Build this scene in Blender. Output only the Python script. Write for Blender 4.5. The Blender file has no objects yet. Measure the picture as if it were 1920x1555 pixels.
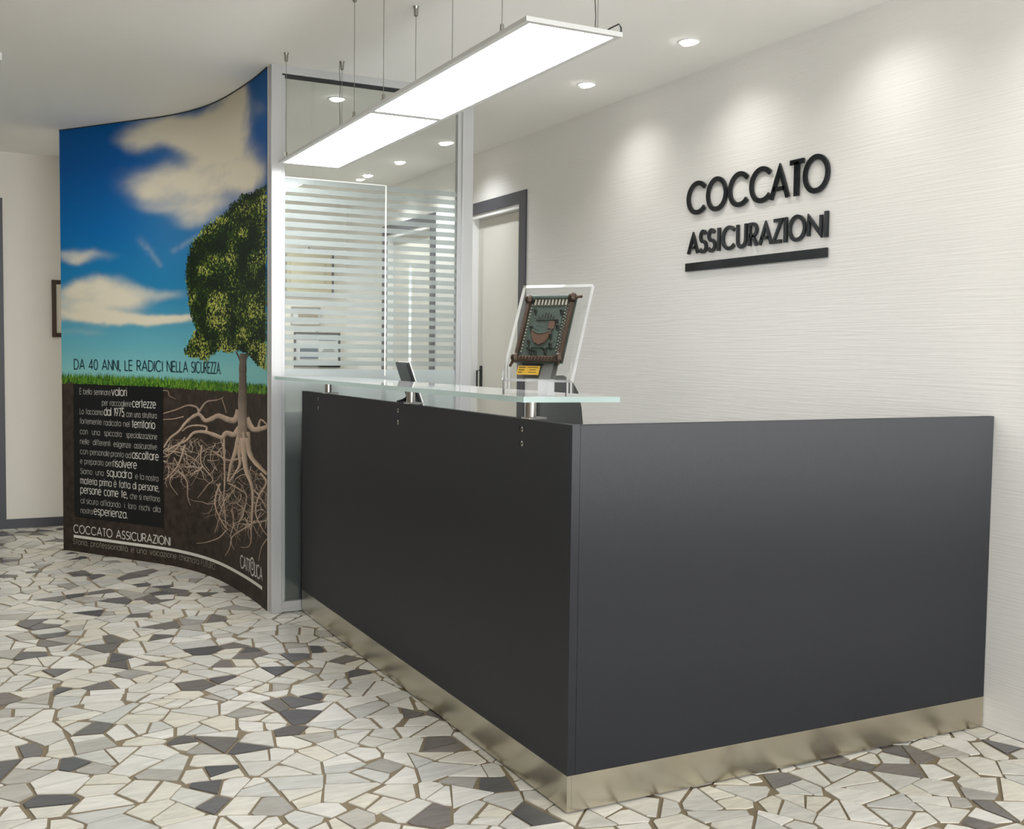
import bpy, math, random
import numpy as np
from mathutils import Matrix, Vector

rnd = random.Random(7)
sc = bpy.context.scene
col = sc.collection

# ------------------------------------------------------------------ camera
cam_d = bpy.data.cameras.new('camera'); cam = bpy.data.objects.new('camera', cam_d); col.objects.link(cam)
CR = Vector((0.890114, -0.455557, 0.012826)); CU = Vector((0.013985, 0.055435, 0.998364)); CF = Vector((0.455523, 0.888479, -0.055714))
CP = Vector((-1.52121, -2.59618, 1.30829))
M = Matrix.Identity(4)
for i in range(3):
    M[i][0] = CR[i]; M[i][1] = CU[i]; M[i][2] = -CF[i]; M[i][3] = CP[i]
cam.matrix_world = M
cam_d.sensor_fit = 'HORIZONTAL'; cam_d.sensor_width = 36.0; cam_d.lens = 37.9464; cam_d.clip_start = 0.05
sc.camera = cam

# ------------------------------------------------------------------ world, daylight, exposure
world = bpy.data.worlds.new('daylight'); sc.world = world; world.use_nodes = True
wb = world.node_tree.nodes['Background']; wb.inputs[0].default_value = (0.90, 0.95, 1.0, 1); wb.inputs[1].default_value = 1.0

def area_light(name, loc, size, size_y, energy, color, rot):
    d = bpy.data.lights.new(name, 'AREA'); d.shape = 'RECTANGLE'; d.size = size; d.size_y = size_y; d.energy = energy; d.color = color
    o = bpy.data.objects.new(name, d); o.location = loc; o.rotation_euler = rot; col.objects.link(o); return o
# added fill standing for unseen front windows, tilted up to brighten the ceiling
area_light('daylight_fill', (-0.30, -4.95, 1.35), 2.4, 2.0, 100, (0.96, 0.98, 1.0), (math.radians(112), 0, 0))

sc.view_settings.view_transform = 'Standard'; sc.view_settings.look = 'None'
sc.view_settings.exposure = 0.76; sc.view_settings.gamma = 1.0; sc.view_settings.use_curve_mapping = False
sc.cycles.use_denoising = True
sc.cycles.max_bounces = 12; sc.cycles.transparent_max_bounces = 24; sc.cycles.transmission_bounces = 10
sc.cycles.sample_clamp_indirect = 6.0

# ------------------------------------------------------------------ helpers
def lin(c):
    def f(v):
        v /= 255.0
        return v/12.92 if v <= 0.04045 else ((v+0.055)/1.055)**2.4
    return tuple(f(v) for v in c)

def new_mat(name):
    m = bpy.data.materials.new(name); m.use_nodes = True
    nt = m.node_tree; return m, nt, nt.nodes['Principled BSDF']

def mat(name, rgb, rough=0.5, metal=0.0, spec=0.5, noise=0.0, nscale=20.0, bump=0.0, bscale=60.0, stretch=None):
    m, nt, b = new_mat(name); c = lin(rgb)
    b.inputs['Base Color'].default_value = (*c, 1); b.inputs['Roughness'].default_value = rough
    b.inputs['Metallic'].default_value = metal; b.inputs['Specular IOR Level'].default_value = spec
    if noise or bump:
        tc = nt.nodes.new('ShaderNodeTexCoord'); mp = nt.nodes.new('ShaderNodeMapping'); nt.links.new(tc.outputs['Object'], mp.inputs[0])
        if stretch: mp.inputs['Scale'].default_value = stretch
        if noise:
            n = nt.nodes.new('ShaderNodeTexNoise'); n.inputs['Scale'].default_value = nscale; n.inputs['Detail'].default_value = 5
            r = nt.nodes.new('ShaderNodeMapRange'); r.inputs[3].default_value = 1-noise; r.inputs[4].default_value = 1+noise
            v = nt.nodes.new('ShaderNodeVectorMath'); v.operation = 'SCALE'; v.inputs[0].default_value = c
            nt.links.new(mp.outputs[0], n.inputs[0]); nt.links.new(n.outputs[0], r.inputs[0]); nt.links.new(r.outputs[0], v.inputs['Scale']); nt.links.new(v.outputs[0], b.inputs['Base Color'])
        if bump:
            n2 = nt.nodes.new('ShaderNodeTexNoise'); n2.inputs['Scale'].default_value = bscale; n2.inputs['Detail'].default_value = 3
            bp = nt.nodes.new('ShaderNodeBump'); bp.inputs['Strength'].default_value = bump; bp.inputs['Distance'].default_value = 0.004
            nt.links.new(mp.outputs[0], n2.inputs[0]); nt.links.new(n2.outputs[0], bp.inputs['Height']); nt.links.new(bp.outputs[0], b.inputs['Normal'])
    return m

def attr_mat(name, rough=0.5, spec=0.5):
    m, nt, b = new_mat(name)
    a = nt.nodes.new('ShaderNodeAttribute'); a.attribute_name = 'tint'
    nt.links.new(a.outputs['Color'], b.inputs['Base Color']); b.inputs['Roughness'].default_value = rough; b.inputs['Specular IOR Level'].default_value = spec
    return m

def emit_mat(name, rgb, strength):
    m = bpy.data.materials.new(name); m.use_nodes = True; nt = m.node_tree; nt.nodes.clear()
    e = nt.nodes.new('ShaderNodeEmission'); e.inputs[0].default_value = (*rgb, 1); e.inputs[1].default_value = strength
    o = nt.nodes.new('ShaderNodeOutputMaterial'); nt.links.new(e.outputs[0], o.inputs[0]); return m

def glass_mat(name, tint, ior=1.5, rough=0.0, haze=0.0, haze_rgb=(0.8, 0.85, 0.84), translucent=0.5):
    """clear sheet: straight-through transparency plus Fresnel reflection; haze adds a frosted share"""
    m = bpy.data.materials.new(name); m.use_nodes = True; nt = m.node_tree; nt.nodes.clear()
    N = nt.nodes.new; L = nt.links.new
    t = N('ShaderNodeBsdfTransparent'); t.inputs[0].default_value = (*tint, 1)
    g = N('ShaderNodeBsdfGlossy'); g.inputs['Roughness'].default_value = rough; g.inputs[0].default_value = (1, 1, 1, 1)
    fr = N('ShaderNodeFresnel'); fr.inputs[0].default_value = ior
    base = t.outputs[0]
    if haze:
        d = N('ShaderNodeBsdfDiffuse'); d.inputs[0].default_value = (*haze_rgb, 1)
        tl = N('ShaderNodeBsdfTranslucent'); tl.inputs[0].default_value = (*haze_rgb, 1)
        x = N('ShaderNodeMixShader'); x.inputs[0].default_value = translucent; L(d.outputs[0], x.inputs[1]); L(tl.outputs[0], x.inputs[2])
        y = N('ShaderNodeMixShader'); y.name = 'haze'; y.inputs[0].default_value = haze; L(t.outputs[0], y.inputs[1]); L(x.outputs[0], y.inputs[2]); base = y.outputs[0]
    mx = N('ShaderNodeMixShader'); L(fr.outputs[0], mx.inputs[0]); L(base, mx.inputs[1]); L(g.outputs[0], mx.inputs[2])
    o = N('ShaderNodeOutputMaterial'); L(mx.outputs[0], o.inputs[0]); return m

class MB:
    """collects shapes for one mesh object"""
    def __init__(s): s.v = []; s.f = []; s.c = []; s.mi = []
    def add(s, vs, fs, color=None, mi=0):
        o = len(s.v); s.v += [tuple(p) for p in vs]
        for f in fs: s.f.append(tuple(o+i for i in f)); s.mi.append(mi)
        s.c += [color or (1, 1, 1)]*len(vs)
    def box(s, a, b, color=None, mi=0, frame=None):
        (x0, y0, z0), (x1, y1, z1) = a, b
        vs = [(x0,y0,z0),(x1,y0,z0),(x1,y1,z0),(x0,y1,z0),(x0,y0,z1),(x1,y0,z1),(x1,y1,z1),(x0,y1,z1)]
        if frame: vs = [frame @ Vector(p) for p in vs]
        s.add(vs, [(3,2,1,0),(4,5,6,7),(0,1,5,4),(1,2,6,5),(2,3,7,6),(3,0,4,7)], color, mi); return s
    def tube(s, pts, r, n=10, color=None, mi=0, cap=True):
        pts = [Vector(p) for p in pts]; rs = r if isinstance(r, (list, tuple)) else [r]*len(pts)
        vs = []; fs = []
        for i, p in enumerate(pts):
            t = (pts[min(i+1, len(pts)-1)] - pts[max(i-1, 0)]).normalized()
            a = Vector((0,0,1)) if abs(t.z) < 0.9 else Vector((1,0,0))
            x = t.cross(a).normalized(); y = t.cross(x).normalized()
            for k in range(n):
                an = 2*math.pi*k/n; vs.append(p + (x*math.cos(an) + y*math.sin(an))*rs[i])
        for i in range(len(pts)-1):
            for k in range(n):
                k2 = (k+1) % n; fs.append((i*n+k, i*n+k2, (i+1)*n+k2, (i+1)*n+k))
        if cap: fs.append(tuple(range(n))); fs.append(tuple(reversed(range((len(pts)-1)*n, len(pts)*n))))
        s.add(vs, fs, color, mi); return s
    def prism(s, poly, h0, h1, axis='z', color=None, mi=0, frame=None):
        n = len(poly)
        def P(a, b, h): return {'z': (a,b,h), 'x': (h,a,b), 'y': (a,h,b)}[axis]
        vs = [P(a,b,h0) for a,b in poly] + [P(a,b,h1) for a,b in poly]
        if frame: vs = [frame @ Vector(p) for p in vs]
        fs = [tuple(reversed(range(n))), tuple(range(n, 2*n))] + [(i, (i+1)%n, n+(i+1)%n, n+i) for i in range(n)]
        s.add(vs, fs, color, mi); return s
    def build(s, name, mats, parent=None, smooth=False, bevel=0.0):
        me = bpy.data.meshes.new(name); me.from_pydata(s.v, [], s.f)
        for m in (mats if isinstance(mats, (list, tuple)) else [mats]): me.materials.append(m)
        if any(s.mi): me.polygons.foreach_set('material_index', s.mi)
        ca = me.color_attributes.new('tint', 'FLOAT_COLOR', 'POINT')
        arr = np.ones((len(s.v), 4), np.float32); arr[:, :3] = np.array(s.c, np.float32).reshape(-1, 3); ca.data.foreach_set('color', arr.ravel())
        if smooth: me.polygons.foreach_set('use_smooth', [True]*len(me.polygons))
        me.update()
        o = bpy.data.objects.new(name, me); col.objects.link(o)
        if parent: o.parent = parent
        if bevel:
            md = o.modifiers.new('edge', 'BEVEL'); md.width = bevel; md.segments = 2; md.limit_method = 'ANGLE'
        return o

def tag(o, label=None, cat=None, group=None, kind=None):
    if label: o['label'] = label
    if cat: o['category'] = cat
    if group: o['group'] = group
    if kind: o['kind'] = kind
    return o
def thing(name, label, cat, loc=(0,0,0), group=None):
    o = bpy.data.objects.new(name, None); col.objects.link(o); o.location = loc; o.empty_display_size = 0.1
    return tag(o, label, cat, group)
def struct(o): return tag(o, kind='structure')
def keep_world(o, parent):
    """parent o (built in world coordinates) to a located Empty"""
    o.parent = parent; o.matrix_parent_inverse = Matrix.Translation(parent.location).inverted(); return o
def part(mb, name, m, parent, **k): return keep_world(mb.build(name, m, None, **k), parent)

# ------------------------------------------------------------------ sizes (metres)
W = 1.717      # sign wall plane
H = 1.113      # counter height
HS = 0.112     # steel plinth height
L = 2.668      # counter length
ZC = 2.70      # ceiling
YP = 2.672     # partition front plane
YG = 2.700     # glass plane
YB = 5.97      # rear lobby wall
YF = 7.15      # far corridor wall

# ------------------------------------------------------------------ materials of the room
def combed_wall(name, rgb):
    m, nt, b = new_mat(name); N = nt.nodes.new; Lk = nt.links.new
    b.inputs['Base Color'].default_value = (*lin(rgb), 1); b.inputs['Roughness'].default_value = 0.6; b.inputs['Specular IOR Level'].default_value = 0.3
    tc = N('ShaderNodeTexCoord'); mp = N('ShaderNodeMapping'); mp.inputs['Scale'].default_value = (1, 2.2, 95); Lk(tc.outputs['Object'], mp.inputs[0])
    n = N('ShaderNodeTexNoise'); n.inputs['Scale'].default_value = 1.6; n.inputs['Detail'].default_value = 3; Lk(mp.outputs[0], n.inputs[0])
    bp = N('ShaderNodeBump'); bp.inputs['Strength'].default_value = 0.45; bp.inputs['Distance'].default_value = 0.004
    Lk(n.outputs[0], bp.inputs['Height']); Lk(bp.outputs[0], b.inputs['Normal']); return m
M_wall_tex = combed_wall('combed_white_wall', (232, 230, 226))
M_wall = mat('white_plaster', (232, 228, 218), 0.7, spec=0.25, noise=0.02, nscale=3)
M_ceil = mat('white_ceiling', (250, 248, 243), 0.8, spec=0.2, noise=0.015, nscale=2)
M_casing = mat('charcoal_casing', (72, 73, 80), 0.45, noise=0.05, nscale=8)
M_door = mat('cream_door', (222, 219, 210), 0.5, noise=0.015, nscale=3)
M_white = mat('white_lacquer', (238, 238, 236), 0.4)
M_alu = mat('satin_aluminium', (196, 197, 197), 0.36, metal=0.35)
M_dark = mat('black_gasket', (34, 38, 38), 0.6)
M_black = mat('black_plastic', (16, 18, 20), 0.42)
M_chrome = mat('brushed_chrome', (190, 188, 184), 0.22, metal=1.0)
M_grey_metal = mat('grey_metal', (150, 148, 140), 0.35, metal=0.9)
M_grout = mat('brown_grout', (132, 119, 96), 0.8, noise=0.12, nscale=30)

def stone_mat():
    m, nt, b = new_mat('broken_marble'); N = nt.nodes.new; Lk = nt.links.new
    a = N('ShaderNodeAttribute'); a.attribute_name = 'tint'
    tc = N('ShaderNodeTexCoord'); mp = N('ShaderNodeMapping'); Lk(tc.outputs['Object'], mp.inputs[0])
    sx = N('ShaderNodeVectorMath'); sx.operation = 'MULTIPLY_ADD'; sx.inputs[1].default_value = (37.0, 53.0, 71.0); Lk(a.outputs['Color'], sx.inputs[0]); Lk(mp.outputs[0], sx.inputs[2])
    mp2 = N('ShaderNodeMapping'); mp2.inputs['Rotation'].default_value = (0, 0, 0.7); mp2.inputs['Scale'].default_value = (6, 26, 6); Lk(sx.outputs[0], mp2.inputs[0])
    n = N('ShaderNodeTexNoise'); n.inputs['Scale'].default_value = 1.3; n.inputs['Detail'].default_value = 6; n.inputs['Distortion'].default_value = 1.2; Lk(mp2.outputs[0], n.inputs[0])
    r = N('ShaderNodeMapRange'); r.inputs[1].default_value = 0.3; r.inputs[2].default_value = 0.7; r.inputs[3].default_value = 0.86; r.inputs[4].default_value = 1.07; Lk(n.outputs[0], r.inputs[0])
    v = N('ShaderNodeVectorMath'); v.operation = 'SCALE'; Lk(a.outputs['Color'], v.inputs[0]); Lk(r.outputs[0], v.inputs['Scale']); Lk(v.outputs[0], b.inputs['Base Color'])
    b.inputs['Roughness'].default_value = 0.24; b.inputs['Specular IOR Level'].default_value = 0.42
    return m
M_stone = stone_mat()

# ------------------------------------------------------------------ the curved mural wall's plan
PLAN = [(-.93,4.93),(-.76,4.68),(-.59,4.425),(-.43,4.185),(-.342,4.02),(-.265,3.81),(-.208,3.55),(-.173,3.22),(-.158,2.95),(-.155,2.68)]
def plan_curve(n=24):
    P = np.array(PLAN); P = np.vstack([2*P[0]-P[1], P, 2*P[-1]-P[-2]]); o = []
    for i in range(1, len(P)-2):
        a, b, c, d = P[i-1:i+3]
        for k in range(n):
            t = k/n; o.append(.5*((2*b)+(-a+c)*t+(2*a-5*b+4*c-d)*t*t+(-a+3*b-3*c+d)*t**3))
    o.append(P[-2]); o = np.array(o)
    return o, np.concatenate([[0], np.cumsum(np.hypot(*np.diff(o, axis=0).T))])
CO, CS = plan_curve()
CT = np.gradient(CO, axis=0); CT /= np.linalg.norm(CT, axis=1)[:, None]
U_END = 2.390                      # the print stops at the partition post
def surf(u, v, off=0.0):
    """point on the curved wall: u metres along it, v metres up, off metres out into the lobby"""
    u = np.asarray(u, float)
    x = np.interp(u, CS, CO[:,0]); y = np.interp(u, CS, CO[:,1]); tx = np.interp(u, CS, CT[:,0]); ty = np.interp(u, CS, CT[:,1])
    return np.stack([x + ty*off, y - tx*off, np.broadcast_to(np.asarray(v, float), x.shape)], -1)
def curve_x(y): return float(np.interp(-y, -CO[:,1], CO[:,0]))

# ------------------------------------------------------------------ room shell
def boxes(name, lst, m, parent=None, **k):
    b = MB()
    for a, c in lst: b.box(a, c)
    return b.build(name, m, parent, **k)

floor = struct(boxes('floor', [((-4.1,-5.1,-0.12), (W+0.15,YF+0.1,-0.004))], M_grout))
struct(boxes('ceiling', [((-4.1,-5.1,ZC), (W+0.15,YF+0.1,ZC+0.1))], M_ceil))
D1 = (3.6346, 4.395, 2.282); D2 = (5.115, 6.075, 2.300)           # doors in the sign wall: y0, y1, top
x0, x1 = W, W+0.14
struct(boxes('wall_right', [((x0,-5.0,0),(x1,D1[0],ZC)), ((x0,D1[0],D1[2]),(x1,D1[1],ZC)), ((x0,D1[1],0),(x1,D2[0],ZC)),
                            ((x0,D2[0],D2[2]),(x1,D2[1],ZC)), ((x0,D2[1],0),(x1,YF,ZC))], M_wall_tex))
DB = (-2.12, -1.315, 2.30)                                        # door in the rear lobby wall
struct(boxes('wall_back', [((-4.0,YB,0),(DB[0],YB+.12,ZC)), ((DB[0],YB,DB[2]),(DB[1],YB+.12,ZC)), ((DB[1],YB,0),(0.3,YB+.12,ZC))], M_wall))
struct(boxes('wall_corridor', [((0.18,YB+.12,0),(0.30,YF,ZC))], M_wall))
struct(boxes('wall_far', [((0.18,YF,0),(W+0.14,YF+.1,ZC))], M_wall))
struct(boxes('wall_left', [((-4.1,-5.0,0),(-4.0,YB,ZC))], mat('taupe_wall', (150,142,130), .7, spec=.2, noise=.03, nscale=3)))
struct(boxes('wall_front', [((-4.1,-5.1,0),(W+.14,-5.0,0.35)), ((-4.1,-5.1,2.55),(W+.14,-5.0,ZC)), ((-4.1,-5.1,.35),(-1.5,-5.0,2.55)), ((.9,-5.1,.35),(W+.14,-5.0,2.55))], M_wall))
struct(boxes('baseboard_back', [((-4.0,YB-.012,0),(DB[0]-.085,YB,.068)), ((DB[1]+.085,YB-.012,0),(0.3,YB,.068))], M_casing))
# curved wall behind the mural
b = MB(); n = 64; us = np.linspace(0, U_END, n)
fr = surf(us, 0.0, 0.0); bk = surf(us, 0.0, -0.09)
vs = [tuple(p) for p in fr] + [tuple(p) for p in bk] + [(p[0],p[1],ZC) for p in fr] + [(p[0],p[1],ZC) for p in bk]
fs = []
for i in range(n-1):
    fs += [(i,i+1,2*n+i+1,2*n+i), (n+i+1,n+i,3*n+i,3*n+i+1), (i+1,i,n+i,n+i+1), (2*n+i,2*n+i+1,3*n+i+1,3*n+i)]
fs += [(n,0,2*n,3*n), (n-1,2*n-1,4*n-1,3*n-1)]
b.add(vs, fs); struct(b.build('wall_curved', M_wall))

# ---- doors
def door(name, axis_pts, top, plane, axis, casing_w, leaf_m, recess, handle=None):
    """casing, white lining and recessed leaf; axis 'y' = door in the sign wall, 'x' = door in the rear wall"""
    root = bpy.data.objects.new(name, None); col.objects.link(root); struct(root)
    a0, a1 = axis_pts
    def bx(al, ah, dl, dh, zl, zh):
        if axis == 'y': return ((plane+dl, al, zl), (plane+dh, ah, zh))
        return ((al, plane+dl, zl), (ah, plane+dh, zh))
    root.location = bx(a0, a1, 0, 0, 0, 0)[0]
    cw = casing_w
    c = MB(); c.box(*bx(a0-cw, a0, -.012, 0, 0, top+cw*.85)); c.box(*bx(a1, a1+cw, -.012, 0, 0, top+cw*.85)); c.box(*bx(a0, a1, -.012, 0, top, top+cw*.85))
    part(c, 'casing', M_casing, root)
    c = MB(); c.box(*bx(a0, a0+.018, 0, .13, 0, top)); c.box(*bx(a1-.018, a1, 0, .13, 0, top)); c.box(*bx(a0+.018, a1-.018, 0, .13, top-.03, top))
    part(c, 'door_lining', M_white, root)
    lf = part(MB().box(*bx(a0+.02, a1-.02, recess, recess+.04, .006, top-.032)), 'door_leaf', leaf_m, root)
    return root, lf, bx
d1, leaf1, bx1 = door('door_1', (D1[0], D1[1]), D1[2], W, 'y', .090, M_door, .055)
hb = MB(); hb.box((W+.047, 4.296, 1.02), (W+.056, 4.326, 1.225)); hb.tube([(W+.048,4.311,1.05),(W+.020,4.311,1.055),(W+.020,4.311,1.19),(W+.048,4.311,1.195)], .007, 8)
keep_world(hb.build('door_handle', M_dark), d1)
d2, leaf2, bx2 = door('door_2', (D2[0], D2[1]), D2[2], W, 'y', .090, M_door, .055)
M_lit = emit_mat('daylight_slit_glow', (0.93, 0.97, 1.0), 1.5)  # glowing strip stands in for a slit of daylight at this door
keep_world(MB().box((W+.051, 5.655, 1.12), (W+.056, 5.695, 2.02)).build('daylight_slit_glow', M_lit), d2)
d3, leaf3, bx3 = door('door_3', (DB[0], DB[1]), DB[2], YB, 'x', .085, M_door, .05)

# ------------------------------------------------------------------ broken-marble paving
def clip(poly, nx, ny, c):
    out = []
    for i in range(len(poly)):
        p, q = poly[i], poly[(i+1) % len(poly)]
        dp = nx*p[0]+ny*p[1]-c; dq = nx*q[0]+ny*q[1]-c
        if dp <= 0: out.append(p)
        if (dp < 0 < dq) or (dq < 0 < dp):
            t = dp/(dp-dq); out.append((p[0]+(q[0]-p[0])*t, p[1]+(q[1]-p[1])*t))
    return out
def area(poly): return .5*sum(poly[i][0]*poly[(i+1)%len(poly)][1]-poly[(i+1)%len(poly)][0]*poly[i][1] for i in range(len(poly)))
def paving():
    fr_ = random.Random(11); X0, X1, Y0, Y1 = -3.99, W-.002, -4.95, YF-.005; g = .172
    nx, ny = int((X1-X0)/g)+1, int((Y1-Y0)/g)+1; seeds = {}
    for i in range(-1, nx+1):
        for j in range(-1, ny+1): seeds[i,j] = (X0+(i+.5+fr_.uniform(-.46,.46))*g, Y0+(j+.5+fr_.uniform(-.46,.46))*g)
    res = []
    def split(poly):
        A = area(poly)
        if A < .0165*fr_.uniform(.62, 1.25): res.append(poly); return
        cx = sum(p[0] for p in poly)/len(poly); cy = sum(p[1] for p in poly)/len(poly)
        sxx = sum((p[0]-cx)**2 for p in poly); syy = sum((p[1]-cy)**2 for p in poly); sxy = sum((p[0]-cx)*(p[1]-cy) for p in poly)
        an = .5*math.atan2(2*sxy, sxx-syy) + fr_.uniform(-.45, .45); k = fr_.uniform(-.012, .012)
        nx_, ny_ = math.cos(an), math.sin(an); c = nx_*cx+ny_*cy+k
        for s in (1, -1):
            q = clip(poly, nx_*s, ny_*s, c*s)
            if len(q) > 2: split(q)
    for i in range(nx):
        for j in range(ny):
            sx, sy = seeds[i,j]; poly = [(sx-.3,sy-.3),(sx+.3,sy-.3),(sx+.3,sy+.3),(sx-.3,sy+.3)]
            for a in range(-2, 3):
                for b_ in range(-2, 3):
                    o = seeds.get((i+a, j+b_))
                    if o and (a or b_):
                        dx, dy = o[0]-sx, o[1]-sy; poly = clip(poly, dx, dy, dx*(o[0]+sx)/2+dy*(o[1]+sy)/2)
            poly = clip(poly, 1, 0, X1); poly = clip(poly, -1, 0, -X0); poly = clip(poly, 0, 1, Y1); poly = clip(poly, 0, -1, -Y0)
            if len(poly) > 2: split(poly)
    out = []
    for poly in res:
        q = poly
        for i in range(len(poly)):
            p, r = poly[i], poly[(i+1)%len(poly)]; ex, ey = r[0]-p[0], r[1]-p[1]; l = math.hypot(ex, ey)
            if l < 1e-6: continue
            nx_, ny_ = ey/l, -ex/l; q = clip(q, nx_, ny_, nx_*p[0]+ny_*p[1]-fr_.choice((.0026,.0036,.0048,.0062,.0085)))
            if len(q) < 3: break
        # chipped corners
        if len(q) > 3:
            ccx = sum(p[0] for p in q)/len(q); ccy = sum(p[1] for p in q)/len(q)
            for p in list(q):
                if fr_.random() < .22:
                    dx, dy = p[0]-ccx, p[1]-ccy; l = math.hypot(dx, dy)
                    if l > .03:
                        an = math.atan2(dy, dx)+fr_.uniform(-.5, .5); nx_, ny_ = math.cos(an), math.sin(an); q = clip(q, nx_, ny_, nx_*p[0]+ny_*p[1]-fr_.uniform(.004, .015))
        # drop near-duplicate corners
        q2 = []
        for p in q:
            if not q2 or math.hypot(p[0]-q2[-1][0], p[1]-q2[-1][1]) > .006: q2.append(p)
        if len(q2) > 2 and math.hypot(q2[0][0]-q2[-1][0], q2[0][1]-q2[-1][1]) <= .006: q2.pop()
        if len(q2) > 2 and area(q2) > .0009:
            q2 = [(min(p[0]+fr_.uniform(-.0018,.0018), X1), p[1]+fr_.uniform(-.0018,.0018)) for p in q2]
            t = fr_.random()
            if t < .155:
                k = fr_.choice(((112,108,106),(122,118,114),(98,98,100),(130,124,120),(118,116,116),(106,104,106)))
            elif t < .24: k = fr_.choice(((188,184,175),(178,175,168),(194,190,181)))
            else: k = fr_.choice(((232,229,220),(225,222,212),(218,216,208),(236,233,226),(226,221,206),(212,211,205),(230,226,214)))
            j = fr_.uniform(.95, 1.04); c = tuple(min(v*j, 1.0) for v in lin(k))
            out.append((q2, c))
    return out
stones = paving()
def px(p):
    d = Vector((p[0], p[1], 0)) - CP; z = d.dot(CF)
    if z < .3: return None
    return (960+2023.8*d.dot(CR)/z, 777.5-2023.8*d.dot(CU)/z)
rank = []
for i, (q, c) in enumerate(stones):
    cx = sum(p[0] for p in q)/len(q); cy = sum(p[1] for p in q)/len(q)
    pp = [px(p) for p in q]
    if any(p is None for p in pp): continue
    if (cx > 0 and cy > 0) or (cy > 2.6 and cx > curve_x(cy)): continue
    if max(p[0] for p in pp) < 0 or min(p[0] for p in pp) > 1920 or max(p[1] for p in pp) > 1600 or min(p[1] for p in pp) > 1550: continue
    rank.append((abs(area(pp)), i))
rank.sort(reverse=True); big = [i for _, i in rank[:300]]; bigset = set(big)
def stone_geo(mb, q, c, cx=0, cy=0):
    if area(q) < 0: q = q[::-1]
    mb.prism([(p[0]-cx, p[1]-cy) for p in q], -.006, 0.0, color=c)
for i in big:
    q, c = stones[i]; cx = sum(p[0] for p in q)/len(q); cy = sum(p[1] for p in q)/len(q)
    mb = MB(); stone_geo(mb, q, c, cx, cy); o = mb.build('paving_stone', M_stone, floor); o.location = (cx, cy, 0)
mb = MB()
for i, (q, c) in enumerate(stones):
    if i not in bigset: stone_geo(mb, q, c)
tag(mb.build('smaller_paving_stones', M_stone, floor), kind='stuff')

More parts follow.
